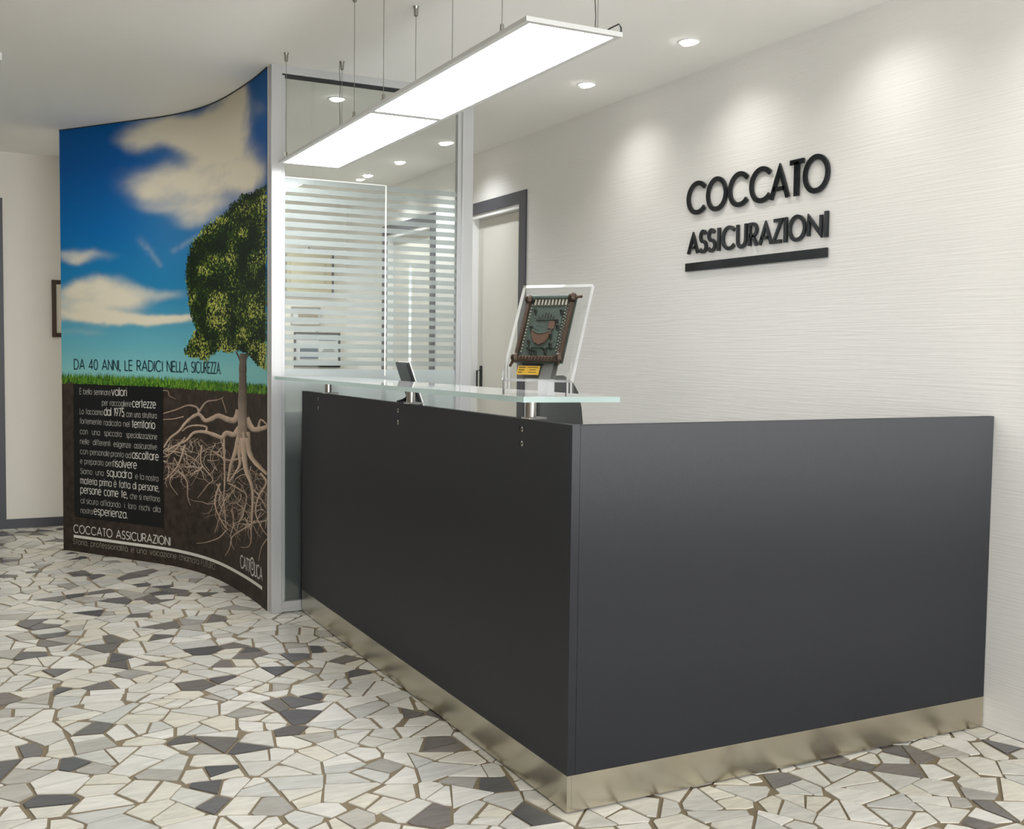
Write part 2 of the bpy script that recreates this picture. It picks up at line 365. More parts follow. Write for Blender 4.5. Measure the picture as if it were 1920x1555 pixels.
# ------------------------------------------------------------------ stroke lettering
def arc(cx, cy, rx, ry, a0, a1, n=None):
    n = n or max(4, int(abs(a1-a0)/12)); return [(cx+rx*math.cos(math.radians(a0+(a1-a0)*i/n)), cy+ry*math.sin(math.radians(a0+(a1-a0)*i/n))) for i in range(n+1)]
def dot(x, y, r=.03): return [(x, y-r), (x, y+r)]
X_ = .54; bowl = arc(.26,.27,.26,.27,0,360)
GL = {
 'A': (.66, [[(0,0),(.33,.72),(.66,0)], [(.11,.23),(.55,.23)]]), 'C': (.68, [arc(.37,.36,.37,.37,42,318)]),
 'D': (.58, [[(0,0),(0,.72),(.22,.72)]+arc(.22,.36,.36,.36,90,-90)+[(0,0)]]), 'E': (.42, [[(.42,0),(0,0),(0,.72),(.42,.72)], [(0,.38),(.40,.38)]]),
 'F': (.40, [[(0,0),(0,.72),(.40,.72)], [(0,.38),(.38,.38)]]), 'I': (.02, [[(.01,0),(.01,.72)]]), 'L': (.36, [[(0,.72),(0,0),(.36,0)]]),
 'N': (.52, [[(0,0),(0,.72),(.52,0),(.52,.72)]]), 'O': (.74, [arc(.37,.36,.37,.37,0,360)]),
 'R': (.46, [[(0,0),(0,.72),(.23,.72)]+arc(.23,.53,.20,.19,90,-90)+[(0,.34)], [(.18,.34),(.46,0)]]),
 'S': (.42, [arc(.21,.54,.18,.18,25,270)+arc(.21,.18,.21,.18,90,-155)[1:]]), 'T': (.42, [[(0,.72),(.42,.72)], [(.21,.72),(.21,0)]]),
 'U': (.50, [[(0,.72)]+arc(.25,.24,.25,.24,180,360)+[(.50,.72)]]), 'Z': (.46, [[(.02,.72),(.44,.72),(0,0),(.46,0)]]),
 '0': (.48, [arc(.24,.36,.24,.36,0,360)]), '1': (.16, [[(0,.60),(.15,.72),(.15,0)]]), '4': (.50, [[(.37,0),(.37,.72),(0,.19),(.50,.19)]]),
 '5': (.42, [[(.40,.72),(.10,.72),(.05,.38)]+arc(.20,.22,.22,.22,120,-140)]), '7': (.46, [[(0,.72),(.46,.72),(.14,0)]]),
 '9': (.46, [arc(.23,.49,.23,.23,0,360), [(.44,.40),(.20,0)]]),
 'a': (.52, [bowl, [(.52,X_),(.52,0)]]), 'b': (.52, [bowl, [(0,.74),(0,0)]]), 'c': (.46, [arc(.26,.27,.26,.27,42,318)]),
 'd': (.52, [bowl, [(.52,.74),(.52,0)]]), 'e': (.52, [[(.01,.28),(.52,.28)]+arc(.26,.27,.26,.27,2,318)[0:]]),
 'f': (.24, [arc(.24,.60,.14,.14,80,180)+[(.10,0)], [(0,.53),(.22,.53)]]), 'g': (.52, [bowl, [(.52,X_),(.52,.0)]+arc(.26,.0,.26,.20,0,-160)]),
 'h': (.44, [[(0,.74),(0,0)], [(0,.30)]+arc(.22,.31,.22,.23,180,0)+[(.44,0)]]), 'i': (.02, [[(.01,X_),(.01,0)], dot(.01,.70)]), 'l': (.02, [[(.01,.74),(.01,0)]]),
 'm': (.72, [[(0,X_),(0,0)], [(0,.30)]+arc(.18,.34,.18,.20,180,0)+[(.36,0)], [(.36,.30)]+arc(.54,.34,.18,.20,180,0)+[(.72,0)]]),
 'n': (.44, [[(0,X_),(0,0)], [(0,.30)]+arc(.22,.31,.22,.23,180,0)+[(.44,0)]]), 'o': (.52, [bowl]), 'p': (.52, [bowl, [(0,X_),(0,-.20)]]),
 'q': (.52, [bowl, [(.52,X_),(.52,-.20)]]), 'r': (.22, [[(0,X_),(0,0)], [(0,.30)]+arc(.20,.33,.20,.21,180,80)]),
 's': (.32, [arc(.16,.405,.135,.135,25,270)+arc(.16,.135,.16,.135,90,-155)[1:]]), 't': (.24, [[(.12,.70),(.12,0)], [(0,.53),(.24,.53)]]),
 'u': (.44, [[(0,X_)]+arc(.22,.22,.22,.22,180,360)+[(.44,X_)], [(.44,.3),(.44,0)]]), 'v': (.46, [[(0,X_),(.23,0),(.46,X_)]]), 'z': (.38, [[(.01,.53),(.37,.53),(0,.01),(.38,.01)]]),
 '.': (.05, [dot(.02,.035,.04)]), ',': (.06, [[(.04,.07),(0,-.10)]]), ' ': (.30, []),
}
GL['È'] = (.42, GL['E'][1]+[[(.10,.90),(.24,.80)]]); GL['è'] = (.52, GL['e'][1]+[[(.16,.74),(.30,.64)]]); GL['à'] = (.52, GL['a'][1]+[[(.16,.74),(.30,.64)]])
def ribbon(pts, w):
    """left/right edge points of a constant-width stroke with mitred joints"""
    cl_ = [pts[0]]
    for p in pts[1:]:
        if math.hypot(p[0]-cl_[-1][0], p[1]-cl_[-1][1]) > 1e-7: cl_.append(p)
    pts = cl_
    closed = math.hypot(pts[0][0]-pts[-1][0], pts[0][1]-pts[-1][1]) < 1e-6
    P = pts[:-1] if closed else pts; n = len(P); Lf = []; Rt = []
    for i in range(n):
        pr = P[i-1] if (closed or i > 0) else None; nx_ = P[(i+1) % n] if (closed or i < n-1) else None
        def unit(a, b_):
            d = math.hypot(b_[0]-a[0], b_[1]-a[1]) or 1e-9; return ((b_[0]-a[0])/d, (b_[1]-a[1])/d)
        t1 = unit(pr, P[i]) if pr else unit(P[i], nx_); t2 = unit(P[i], nx_) if nx_ else t1
        mx_, my_ = -(t1[1]+t2[1]), t1[0]+t2[0]; l = math.hypot(mx_, my_)
        if l < .3: mx_, my_, l = -t1[1], t1[0], 1.0
        mx_, my_ = mx_/l, my_/l; k = min(1/max(.35, mx_*-t1[1]+my_*t1[0]), 2.2)*w/2
        Lf.append((P[i][0]+mx_*k, P[i][1]+my_*k)); Rt.append((P[i][0]-mx_*k, P[i][1]-my_*k))
    return Lf, Rt, closed
def layout(text, gap=.115):
    x = 0; out = []
    for ch in text:
        w, st = GL[ch]; out.append((ch, x, w, st)); x += w+gap
    return out, x-gap
def dense(pts, step=.12):
    out = [pts[0]]
    for a, b_ in zip(pts, pts[1:]):
        k = max(1, int(math.hypot(b_[0]-a[0], b_[1]-a[1])/step)); out += [(a[0]+(b_[0]-a[0])*i/k, a[1]+(b_[1]-a[1])*i/k) for i in range(1, k+1)]
    return out

# ------------------------------------------------------------------ the printed mural
M_print = attr_mat('mural_print', 0.6, 0.15)
mural = thing('mural', 'large printed mural of a tree with roots under a blue sky on the curved wall', 'mural', tuple(surf(1.2, 0.0)))
# artwork layout grid: column a -> (u along the wall, row of the floor edge, row of the ceiling edge)
GRID = np.array([(115,-.0028,1031.1,243.5),(140,.1228,1034.5,240.3),(170,.2709,1038.8,236.4),(200,.4171,1043.2,232.3),(240,.6082,1049.1,226.9),(280,.7923,1054.8,221.5),
                 (320,.9794,1061.2,215.5),(360,1.1952,1070.2,206.6),(390,1.3866,1079.6,196.9),(420,1.6145,1092.4,183.4),(450,1.883,1109.5,165.1),(475,2.1178,1125.8,147.5),(503,2.403,1147.8,123.5)])
def art(a, b_):
    a = np.asarray(a, float); b_ = np.asarray(b_, float)
    u = np.interp(a, GRID[:,0], GRID[:,1]); f0 = np.interp(a, GRID[:,0], GRID[:,2]); f1 = np.interp(a, GRID[:,0], GRID[:,3])
    return np.clip(u, 0.0, U_END-.001), np.clip(ZC*(f0-b_)/(f0-f1), 0.002, ZC-.004)
def inv_art(u, v):
    a = np.interp(u, GRID[:,1], GRID[:,0]); f0 = np.interp(a, GRID[:,0], GRID[:,2]); f1 = np.interp(a, GRID[:,0], GRID[:,3])
    return a, f0 - v*(f0-f1)/ZC
nrs = np.random.RandomState(5)
def vnoise(x, y, seed=0):
    t = np.random.RandomState(seed).rand(64, 64); xi = np.floor(x).astype(int); yi = np.floor(y).astype(int); fx = x-xi; fy = y-yi
    fx = fx*fx*(3-2*fx); fy = fy*fy*(3-2*fy); g = lambda i, j: t[i % 64, j % 64]
    return (g(xi,yi)*(1-fx)+g(xi+1,yi)*fx)*(1-fy) + (g(xi,yi+1)*(1-fx)+g(xi+1,yi+1)*fx)*fy
def fbm(x, y, seed=0, o=5): return sum(vnoise(x*2**k, y*2**k, seed+k)*.5**(k+1) for k in range(o))
NU, NV = 300, 336
uu, vv = np.meshgrid(np.linspace(0, U_END, NU), np.linspace(0, ZC-.003, NV), indexing='ij'); A_, B_ = inv_art(uu, vv)
def C3(c): return np.array(lin(c))
hgt = np.clip((690-B_)/470, 0, 1)[..., None]
stops = [(0, (128,190,190)), (.10, (100,172,186)), (.30, (30,126,172)), (.55, (0,100,166)), (.80, (0,82,152)), (1.0, (0,90,158))]
sky = np.zeros(uu.shape+(3,))
for k in range(3): sky[..., k] = np.interp(hgt[..., 0], [s[0] for s in stops], [C3(s[1])[k] for s in stops])
pale = np.exp(-(((A_-330)/75)**2 + ((B_-400)/120)**2))[..., None]*.28; sky = sky*(1-pale)+C3((88,150,178))*pale
clouds = [(262,262,34,17,.7),(300,250,48,20,.85),(350,246,60,26,.9),(398,258,44,42,.95),(425,240,26,60,.95),(445,195,18,62,.9),(438,300,40,34,1.0),(462,325,24,24,.85),(390,335,60,30,.75),(330,332,80,22,.62),(275,355,48,16,.42),(310,385,60,14,.38),(385,372,45,30,.55),(360,410,40,16,.3),
          (150,478,52,11,.55),(132,486,30,10,.45),(150,548,34,17,.72),(195,545,38,22,.9),(232,558,40,18,.8),(160,575,50,16,.8),(180,592,75,10,.98),(250,596,80,8,.85),(320,592,55,6,.55),(290,548,60,10,.35),(150,620,50,8,.22),(480,430,20,30,.2),(485,200,14,20,.25)]
wx = (fbm(uu*3.2, vv*3.2, 3)-.5)*26; wy = (fbm(uu*3.2+9, vv*3.2+5, 13)-.5)*26
den = np.zeros(uu.shape)
for (ca, cb, ra, rb, s) in clouds:
    d2_ = ((A_+wx-ca)/ra)**2 + ((B_+wy-cb)/rb)**2; den = 1-(1-den)*(1-s*np.exp(-d2_*.85))
den *= .45+1.05*fbm(uu*2.6+3, vv*9.0, 23); den = np.clip((den-.06)/.66, 0, 1); den = den*den*(3-2*den)*.92
for (a0, b0, a1, b1, w_) in ((266,447,283,468,5),(283,468,301,492,4),(326,466,372,438,4)):
    t = np.clip(((A_-a0)*(a1-a0)+(B_-b0)*(b1-b0))/((a1-a0)**2+(b1-b0)**2), 0, 1); d_ = np.hypot(A_-a0-t*(a1-a0), B_-b0-t*(b1-b0)); den = np.maximum(den, .13*np.exp(-(d_/(w_*1.3))**2)*(.5+vnoise(A_/7, B_/7, 9)))
den = np.clip(den, 0, 1)[..., None]; sky = sky*(1-den) + C3((228,219,194))*den
ga = np.interp(A_, [115,300,500], [703,710,718])
soil_n = fbm(uu*30, vv*30, 41)[..., None]; soil = C3((58,49,43))*(.35+1.3*soil_n) + nrs.rand(NU, NV, 1)*.006
colr = np.where((B_ > ga)[..., None], soil, sky)
pts = surf(uu, vv, .0012).reshape(-1, 3)
idx = np.arange(NU*NV).reshape(NU, NV); quads = np.stack([idx[:-1,:-1], idx[1:,:-1], idx[1:,1:], idx[:-1,1:]], -1).reshape(-1, 4)
me = bpy.data.meshes.new('sky_and_soil_print'); me.from_pydata(pts.tolist(), [], quads.tolist()); me.materials.append(M_print)
ca_ = me.color_attributes.new('tint', 'FLOAT_COLOR', 'POINT'); arr = np.ones((NU*NV, 4), np.float32); arr[:, :3] = colr.reshape(-1, 3); ca_.data.foreach_set('color', arr.ravel())
me.polygons.foreach_set('use_smooth', [True]*len(me.polygons)); o = bpy.data.objects.new('sky_and_soil_print', me); col.objects.link(o); keep_world(o, mural)

class Print:
    """flat shapes laid out on the artwork grid (a, b) and printed onto the curved wall"""
    def __init__(s): s.mb = MB()
    def poly(s, ab, color, off, colors=None):
        u, v = art([p[0] for p in ab], [p[1] for p in ab]); P3 = surf(u, v, off); o0 = len(s.mb.v); s.mb.add([tuple(p) for p in P3], [tuple(range(len(ab)))], color)
    def quads(s, ab, fs, colors, off):
        ab = np.array(ab); u, v = art(ab[:,0], ab[:,1]); P3 = surf(u, v, off); o0 = len(s.mb.v)
        s.mb.v += [tuple(p) for p in P3]; s.mb.c += [tuple(c) for c in colors]
        for f in fs: s.mb.f.append(tuple(o0+i for i in f)); s.mb.mi.append(0)
    def build(s, name): return part(s.mb, name, M_print, mural)

# grass strip
pr = Print(); gr = random.Random(3)
for i in range(2600):
    a = 116+gr.random()**.9*386; base = np.interp(a, [116,300,502], [716,723,734])-gr.uniform(0, 13); h = gr.uniform(6, 14)*(1.0 if a < 380 else .9); w_ = gr.uniform(.5, 1.0); lean = gr.uniform(-1.6, 1.6)
    k = gr.choice(((92,138,36),(70,120,30),(120,160,58),(48,92,24),(104,150,40),(62,112,44),(40,82,34))); f = .75+.5*gr.random()
    c = tuple(v*f for v in lin(k)); pr.poly([(a-w_, base), (a+w_, base), (a+lean, base-h)], c, .0016+i*2e-7)
pr.build('printed_grass')
# roots and trunk
pr = Print(); rr = random.Random(21)
def K(p): return (300+p[0]/3.457, 680+p[1]/3.457)
cnt = [0]
def root_stroke(pts_, w0, w1, tone=(196,174,154)):
    pts_ = [K(p) for p in pts_]; n_ = len(pts_); dd = []
    for i in range(n_-1):
        p0 = pts_[max(i-1,0)]; p1 = pts_[i]; p2 = pts_[i+1]; p3 = pts_[min(i+2,n_-1)]
        for k in range(5):
            t = k/5; dd.append(tuple(.5*((2*p1[j])+(-p0[j]+p2[j])*t+(2*p0[j]-5*p1[j]+4*p2[j]-p3[j])*t*t+(-p0[j]+3*p1[j]-3*p2[j]+p3[j])*t**3) for j in (0,1)))
    dd.append(pts_[-1]); n_ = len(dd); ab = []; cs = []; fs_ = []
    for i, p in enumerate(dd):
        q0 = dd[max(i-1,0)]; q1 = dd[min(i+1,n_-1)]; tx, ty = q1[0]-q0[0], q1[1]-q0[1]; l = math.hypot(tx, ty) or 1; w_ = (w0+(w1-w0)*i/(n_-1))/3.457/2*(1+rr.uniform(-.1,.1))
        nx_, ny_ = -ty/l, tx/l
        if i == 0: flip = -1 if (ny_ > .15 or (abs(ny_) <= .15 and nx_ > 0)) else 1
        nx_, ny_ = nx_*flip, ny_*flip
        ab += [(p[0]+nx_*w_, p[1]+ny_*w_), (p[0]-nx_*w_*.2, p[1]-ny_*w_*.2), (p[0]-nx_*w_, p[1]-ny_*w_)]
        sh = np.interp(p[1], [700,730,790], [.42, .5, 1.0])*rr.uniform(.9,1.1); b0 = np.array(lin(tone))*sh; cs += [b0*1.12, b0*.85, b0*.36]
        if i: k = 3*i; fs_ += [(k-3,k,k+1,k-2), (k-2,k+1,k+2,k-1)]
    pr.quads(ab, fs_, cs, .0018+cnt[0]*1.2e-6); cnt[0] += 1
for i in range(230):                                            # fine rootlets, behind the main roots
    if i < 105: x_, y_ = rr.uniform(30, 420), rr.uniform(470, 720)
    elif i < 200: x_, y_ = rr.uniform(350, 700), rr.uniform(770, 1060)
    else: x_, y_ = rr.uniform(430, 700), rr.uniform(620, 800)
    an = rr.uniform(35, 165) if i >= 105 else rr.uniform(20, 220); p = (x_, y_); pl = [p]; ln = rr.uniform(16, 34)
    for k in range(rr.randint(3, 6)):
        an += rr.uniform(-38, 38); p = (min(max(p[0]+ln*math.cos(math.radians(an)), 12), 698), min(p[1]+ln*math.sin(math.radians(an)), 1240)); pl.append(p)
    root_stroke(pl, rr.uniform(3.5, 8), 1.8, rr.choice(((190,170,152),(160,140,122),(208,192,174),(134,118,102))))
ROOTS = [([(15,165),(50,170),(60,200),(100,220)],10,3),([(250,320),(240,275),(180,260),(100,290),(20,315)],16,6),([(250,305),(300,240),(370,225),(415,205)],15,5),([(400,215),(420,270),(430,310)],9,4),
 ([(300,430),(300,400),(240,390),(180,400),(140,430)],16,7),([(15,355),(90,350),(150,335)],4,8),([(640,400),(655,350),(700,385)],16,10),([(160,520),(120,640),(80,700),(30,745)],14,5),([(110,690),(170,760),(175,860),(195,920)],11,3),
 ([(270,520),(265,640),(340,740),(300,790),(240,870)],11,3),([(40,560),(120,570),(200,600),(260,650)],8,4),([(30,600),(90,560),(160,470)],6,10),([(390,770),(360,850),(360,940),(410,1040),(440,1080)],14,5),([(430,1080),(380,1130),(300,1160),(230,1170)],9,3),
 ([(650,700),(690,760),(640,850),(620,960),(660,1060),(698,1110)],16,5),([(590,1040),(510,1090),(465,1130),(450,1200),(420,1250)],10,3),([(698,1130),(660,1190),(640,1280)],7,3),([(415,455),(418,600),(420,750),(415,900),(430,1060)],15,5),
 ([(440,770),(500,800),(560,850),(540,960),(500,1060)],10,4),([(600,800),(650,860),(690,930)],10,4),([(440,840),(400,930),(380,1010),(350,1100)],9,3),([(120,680),(60,760),(110,850)],7,3),([(550,1000),(590,1080),(580,1180),(520,1190)],8,3),
 ([(540,600),(450,620),(400,600),(340,560)],13,5),([(535,440),(515,560),(520,640),(490,700),(450,760)],28,10),([(520,430),(490,560),(460,650),(440,760)],36,14),
 ([(515,290),(490,350),(450,355),(400,335),(370,330),(330,350),(290,360),(250,320),(200,345),(160,380),(120,430),(60,480),(22,540)],42,10),
 ([(520,400),(480,450),(430,440),(400,470),(340,450),(290,435),(220,440),(170,490),(110,520),(30,565)],38,9),([(560,340),(600,410),(650,410),(700,395)],42,28),
 ([(565,430),(580,560),(620,630),(698,705)],40,22),([(545,430),(545,560),(560,680),(600,800),(600,960),(590,1100)],46,5)]
for pl, a0, a1 in ROOTS: root_stroke(pl, a0, a1)
root_stroke([(540,-80),(540,-40),(538,20),(538,120),(537,250),(536,360),(538,470)], 36, 66, (158,142,128)); root_stroke([(535,0),(515,-55),(495,-90)], 16, 10, (150,134,120)); root_stroke([(545,-20),(575,-80),(600,-110)], 12, 8, (150,134,120))
pr.build('printed_trunk_and_roots')
# foliage: dark crown shape, then individual leaves
pr = Print(); lr = random.Random(9)
OUT = [(502,338),(494,346),(480,350),(470,358),(455,360),(445,370),(434,376),(426,390),(408,402),(398,412),(385,418),(376,432),(361,448),(354,466),(349,490),(347,515),(351,540),(353,565),(359,590),(366,612),(357,628),(347,645),(343,657),(354,664),(372,668),(386,675),(396,664),(412,652),(430,657),(446,652),(462,656),(474,668),(486,680),(502,688)]
def inside(a, b_):
    r = False
    for i in range(len(OUT)):
        (x1_, y1_), (x2_, y2_) = OUT[i], OUT[i-1]
        if (y1_ > b_) != (y2_ > b_) and a < (x2_-x1_)*(b_-y1_)/(y2_-y1_)+x1_: r = not r
    return r
ga_, gb_ = np.arange(346, 502, 4), np.arange(340, 690, 5)
for a in ga_:
    for b_ in gb_:
        if inside(a+2, b_+2.5) and inside(a-1, b_) and inside(a+5, b_+5): pr.poly([(a,b_+5),(min(a+4,502),b_+5),(min(a+4,502),b_),(a,b_)], lin((24,36,20)), .0020)
kk = 0
for t in range(20000):
    a = lr.uniform(342, 502); b_ = lr.uniform(336, 690)
    if not inside(a, b_): continue
    kk += 1
    if kk > 5600: break
    edge = vnoise(np.array(a/19.), np.array(b_/24.), 77); lit = float(edge)+lr.uniform(-.3,.3)+(.14 if b_ > 540 else 0)
    k = (22,34,18) if lit < .34 else (38,58,24) if lit < .55 else (72,96,36) if lit < .74 else (136,150,58) if lit < .92 else (186,190,100)
    f = lr.uniform(.75, 1.2); c = tuple(v*f for v in lin(k)); ln = lr.uniform(3.6, 6.6); w_ = lr.uniform(.75, 1.5); an = math.radians(lr.uniform(50, 130)+(0 if lr.random() < .7 else 50)); dx, dy = math.cos(an)*ln*.55, math.sin(an)*ln; nx_, ny_ = -math.sin(an)*w_, math.cos(an)*w_
    ab = [(a-dx/2,b_-dy/2),(a+nx_,b_+ny_),(a+dx/2,b_+dy/2),(a-nx_,b_-ny_)]
    pr.poly([(min(p[0],502.5),p[1]) for p in ab], c, .0022+kk*2.2e-7)
pr.build('printed_foliage')
# black text panel
tp = Print()
TU = (.112, .912); nb = 24; u_ = np.linspace(*TU, nb); p0 = surf(u_, .228, .0042); p1 = surf(u_, 1.083, .0042)
mbp = MB(); mbp.add([tuple(p) for p in p0]+[tuple(p) for p in p1], [(i,i+1,nb+i+1,nb+i) for i in range(nb-1)])
text_panel = part(mbp, 'printed_text_panel', mat('print_black', (15,18,20), .5, spec=.3), mural)

def print_text(text, u0, u1, v, size, weight, color_m, name, off=.0052, gap=.145):
    """one printed line; every word is a mesh of its own"""
    lay, w = layout(text, gap); s_ = (u1-u0)/w; mb = MB()
    for ch, x, gw, strokes in lay+[(' ', 0, 0, [])]:
        if ch == ' ' and mb.v: keep_world(mb.build(name, color_m), mural); mb = MB()
        for st in strokes:
            st = dense(st); pts_ = [((x+p[0])*s_, p[1]*size) for p in st]
            Lf, Rt, cl = ribbon(pts_, weight); n_ = len(Lf)
            P3 = surf(np.array([u0+p[0] for p in Lf+Rt]), np.array([v+p[1] for p in Lf+Rt]), off)
            fs_ = [(i, (i+1) % n_, n_+(i+1) % n_, n_+i) for i in range(n_ if cl else n_-1)]
            mb.add([tuple(p) for p in P3], [f[::-1] for f in fs_])
M_ink = mat('print_teal_ink', (14,44,60), .5, spec=.3); M_pw = mat('print_white', (226,224,216), .5, spec=.3); M_pg = mat('print_grey', (176,176,170), .5, spec=.3); M_ptan = mat('print_tan', (150,146,134), .5, spec=.3)
print_text('DA 40 ANNI, LE RADICI NELLA SICUREZZA.', .1206, 1.572, 1.178, .086, .0072, M_ink, 'headline_lettering', off=.0034)
LINES = [('s','È bello seminare',155,455,184,190),('b','valori',466,612,194,200),('s','per raccogliere',372,655,292,302),('b','certezze',668,893,310,316),
 ('s','Lo facciamo',155,380,375,388),('b','dal 1975',392,585,389,400),('s',', con una struttura',587,902,402,418),('s','fortemente',155,365,470,483),('s','radicata',388,553,486,496),('s','nel',580,637,498,502),('b','territorio',663,885,508,520),
 ('s','con',155,228,572,576),('s','una',273,347,580,585),('s','spiccata',392,560,590,600),('s','specializzazione',607,905,605,626),('s','nelle',155,243,670,675),('s','differenti',280,448,680,692),('s','esigenze',483,650,696,708),('s','assicurative',683,903,710,726),
 ('s','con',155,228,768,772),('s','personale',252,440,776,790),('s','pronto',455,580,792,802),('s','ad',597,648,805,809),('b','ascoltare',663,917,810,832),('s','e preparato per',155,463,862,890),('b','risolvere',475,705,892,914),
 ('s','Siamo',155,270,962,973),('s','una',305,380,976,983),('b','squadra',415,655,988,1008),('s','e',692,717,1012,1015),('s','la',740,775,1017,1021),('s','nostra',797,913,1024,1038),('m','materia prima è fatta di persone,',155,920,1058,1140),
 ('b','persone come te,',155,612,1155,1202),('s','che si mettono',640,928,1206,1240),('s','al',155,190,1253,1257),('s','sicuro',212,325,1260,1272),('s','affidando',350,545,1275,1297),('s','i',583,587,1300,1301),('s','loro',622,697,1305,1314),('s','rischi',730,828,1319,1330),('s','alla',863,932,1334,1343),
 ('s','nostra',155,270,1350,1363),('b','esperienza.',283,610,1366,1402)]
for kind_, tx_, xa, xb, ya, yb in LINES:
    (ua, ub), (va, vb) = art([120+xa/5.185, 120+xb/5.185], [700+ya/5.185, 700+yb/5.185]); sz = {'s': .0485, 'm': .060, 'b': .068}[kind_]; wt = {'s': .0032, 'm': .0040, 'b': .0050}[kind_]
    print_text(tx_, float(ua), float(ub), float((va+vb)/2), sz, wt, M_pg if kind_ == 's' else M_pw, 'body_lettering')
print_text('COCCATO ASSICURAZIONI', .101, .971, .124, .068, .0058, M_pw, 'company_lettering', off=.0034)
print_text('Storia, professionalità e una vocazione chiamata FUTURO', .095, 1.479, .048, .047, .0036, M_ptan, 'slogan_lettering', off=.0034)
def wall_strip(u0, u1, v0, v1, m, name, off=.0036, n_=60):
    u_ = np.linspace(u0, u1, n_); p0 = surf(u_, v0, off); p1 = surf(u_, v1, off); mb = MB()
    mb.add([tuple(p) for p in p0]+[tuple(p) for p in p1], [(i,i+1,n_+i+1,n_+i) for i in range(n_-1)]); return part(mb, name, m, mural)
wall_strip(.1004, 2.299, .090, .108, M_pw, 'printed_white_line')
print_text('CATT', 1.897, 2.062, .137, .092, .0075, M_pw, 'logo_lettering', off=.0034, gap=.07); print_text('LICA', 2.152, 2.299, .137, .092, .0075, M_pw, 'logo_lettering', off=.0034, gap=.07)
lg = MB()
for (cu, cv, ru, rv, w_) in ((2.108,.176,.040,.046,.009),(2.108,.181,.020,.020,.006)):
    st = [(cu+ru*math.cos(t*math.pi/16), cv+rv*math.sin(t*math.pi/16)) for t in range(33)]; st[-1] = st[0]; Lf, Rt, cl = ribbon(st, w_); n_ = len(Lf)
    P3 = surf(np.array([p[0] for p in Lf+Rt]), np.array([p[1] for p in Lf+Rt]), .0036); lg.add([tuple(p) for p in P3], [(i,(i+1)%n_,n_+(i+1)%n_,n_+i)[::-1] for i in range(n_)])
part(lg, 'logo_emblem', M_pw, mural)
# slim dark joint between mural and ceiling
ub_ = np.linspace(0, U_END, 48); tb = MB(); tb.tube([tuple(p) for p in surf(ub_, ZC-.004, .003)], .003, 5); part(tb, 'top_joint', M_dark, mural)

# ------------------------------------------------------------------ glass partition
gp = thing('glass_partition', 'floor-to-ceiling glass partition with frosted horizontal stripes and white aluminium posts', 'partition', (.40, YG, 0))
part(MB().box((-.153,YP,0),(-.100,YP+.062,ZC)), 'post', M_alu, gp, bevel=.002)
part(MB().box((.868,YP,0),(.930,YP+.062,ZC)), 'post', M_alu, gp, bevel=.002)
part(MB().box((-.100,YG-.014,.055),(-.084,YG+.020,2.655)), 'side_channel', M_alu, gp)
part(MB().box((.846,YG-.014,.055),(.868,YG+.020,2.655)), 'side_channel', M_alu, gp)
part(MB().box((-.100,YP+.006,2.662),(.868,YP+.056,ZC)), 'head_rail', M_alu, gp)
part(MB().box((-.084,YG-.012,2.648),(.846,YG+.016,2.662)), 'head_gasket', M_dark, gp)
part(MB().box((-.100,YP+.004,.004),(.868,YP+.056,.020)).box((-.100,YP+.008,.020),(.868,YP+.054,.055)), 'base_rail', M_alu, gp)
M_glass = glass_mat('partition_glass', (.955,.975,.968), 1.5, 0.0)
part(MB().box((-.084,YG-.004,.055),(.846,YG+.004,2.648)), 'glass_pane', M_glass, gp)
M_frost = glass_mat('frosted_film', (.90,.94,.93), 1.45, .25, .56, (.64,.69,.68), .5)
zt, per, wid, ns = 2.163, .0428, .0250, 22
for i in range(ns):
    z1_ = zt-i*per; part(MB().box((-.083,YG-.0052,z1_-wid),(.845,YG-.0044,z1_)), 'film_stripe', M_frost, gp)
# lower film: haze thins out downwards, a made-up fade that darkens the low glass
m = glass_mat('darkening_film', (.90,.94,.93), 1.45, .12, .62, (.74,.80,.80), .35); nt = m.node_tree
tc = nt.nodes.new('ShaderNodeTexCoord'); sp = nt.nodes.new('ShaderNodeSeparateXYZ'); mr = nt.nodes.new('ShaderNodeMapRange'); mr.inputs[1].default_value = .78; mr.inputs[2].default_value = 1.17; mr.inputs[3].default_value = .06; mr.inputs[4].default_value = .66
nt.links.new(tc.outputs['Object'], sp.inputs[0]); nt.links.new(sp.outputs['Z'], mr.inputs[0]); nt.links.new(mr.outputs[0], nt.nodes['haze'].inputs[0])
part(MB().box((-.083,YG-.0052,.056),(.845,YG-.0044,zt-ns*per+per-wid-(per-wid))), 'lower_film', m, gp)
M_edge = mat('polished_glass_edge', (250,252,244), .3)
part(MB().box((.442,YG-.0075,1.188),(.450,YG-.0053,2.166)), 'glass_edge', M_edge, gp)
part(MB().box((-.083,YG-.0075,2.163),(.442,YG-.0053,2.168)), 'glass_edge', M_edge, gp)

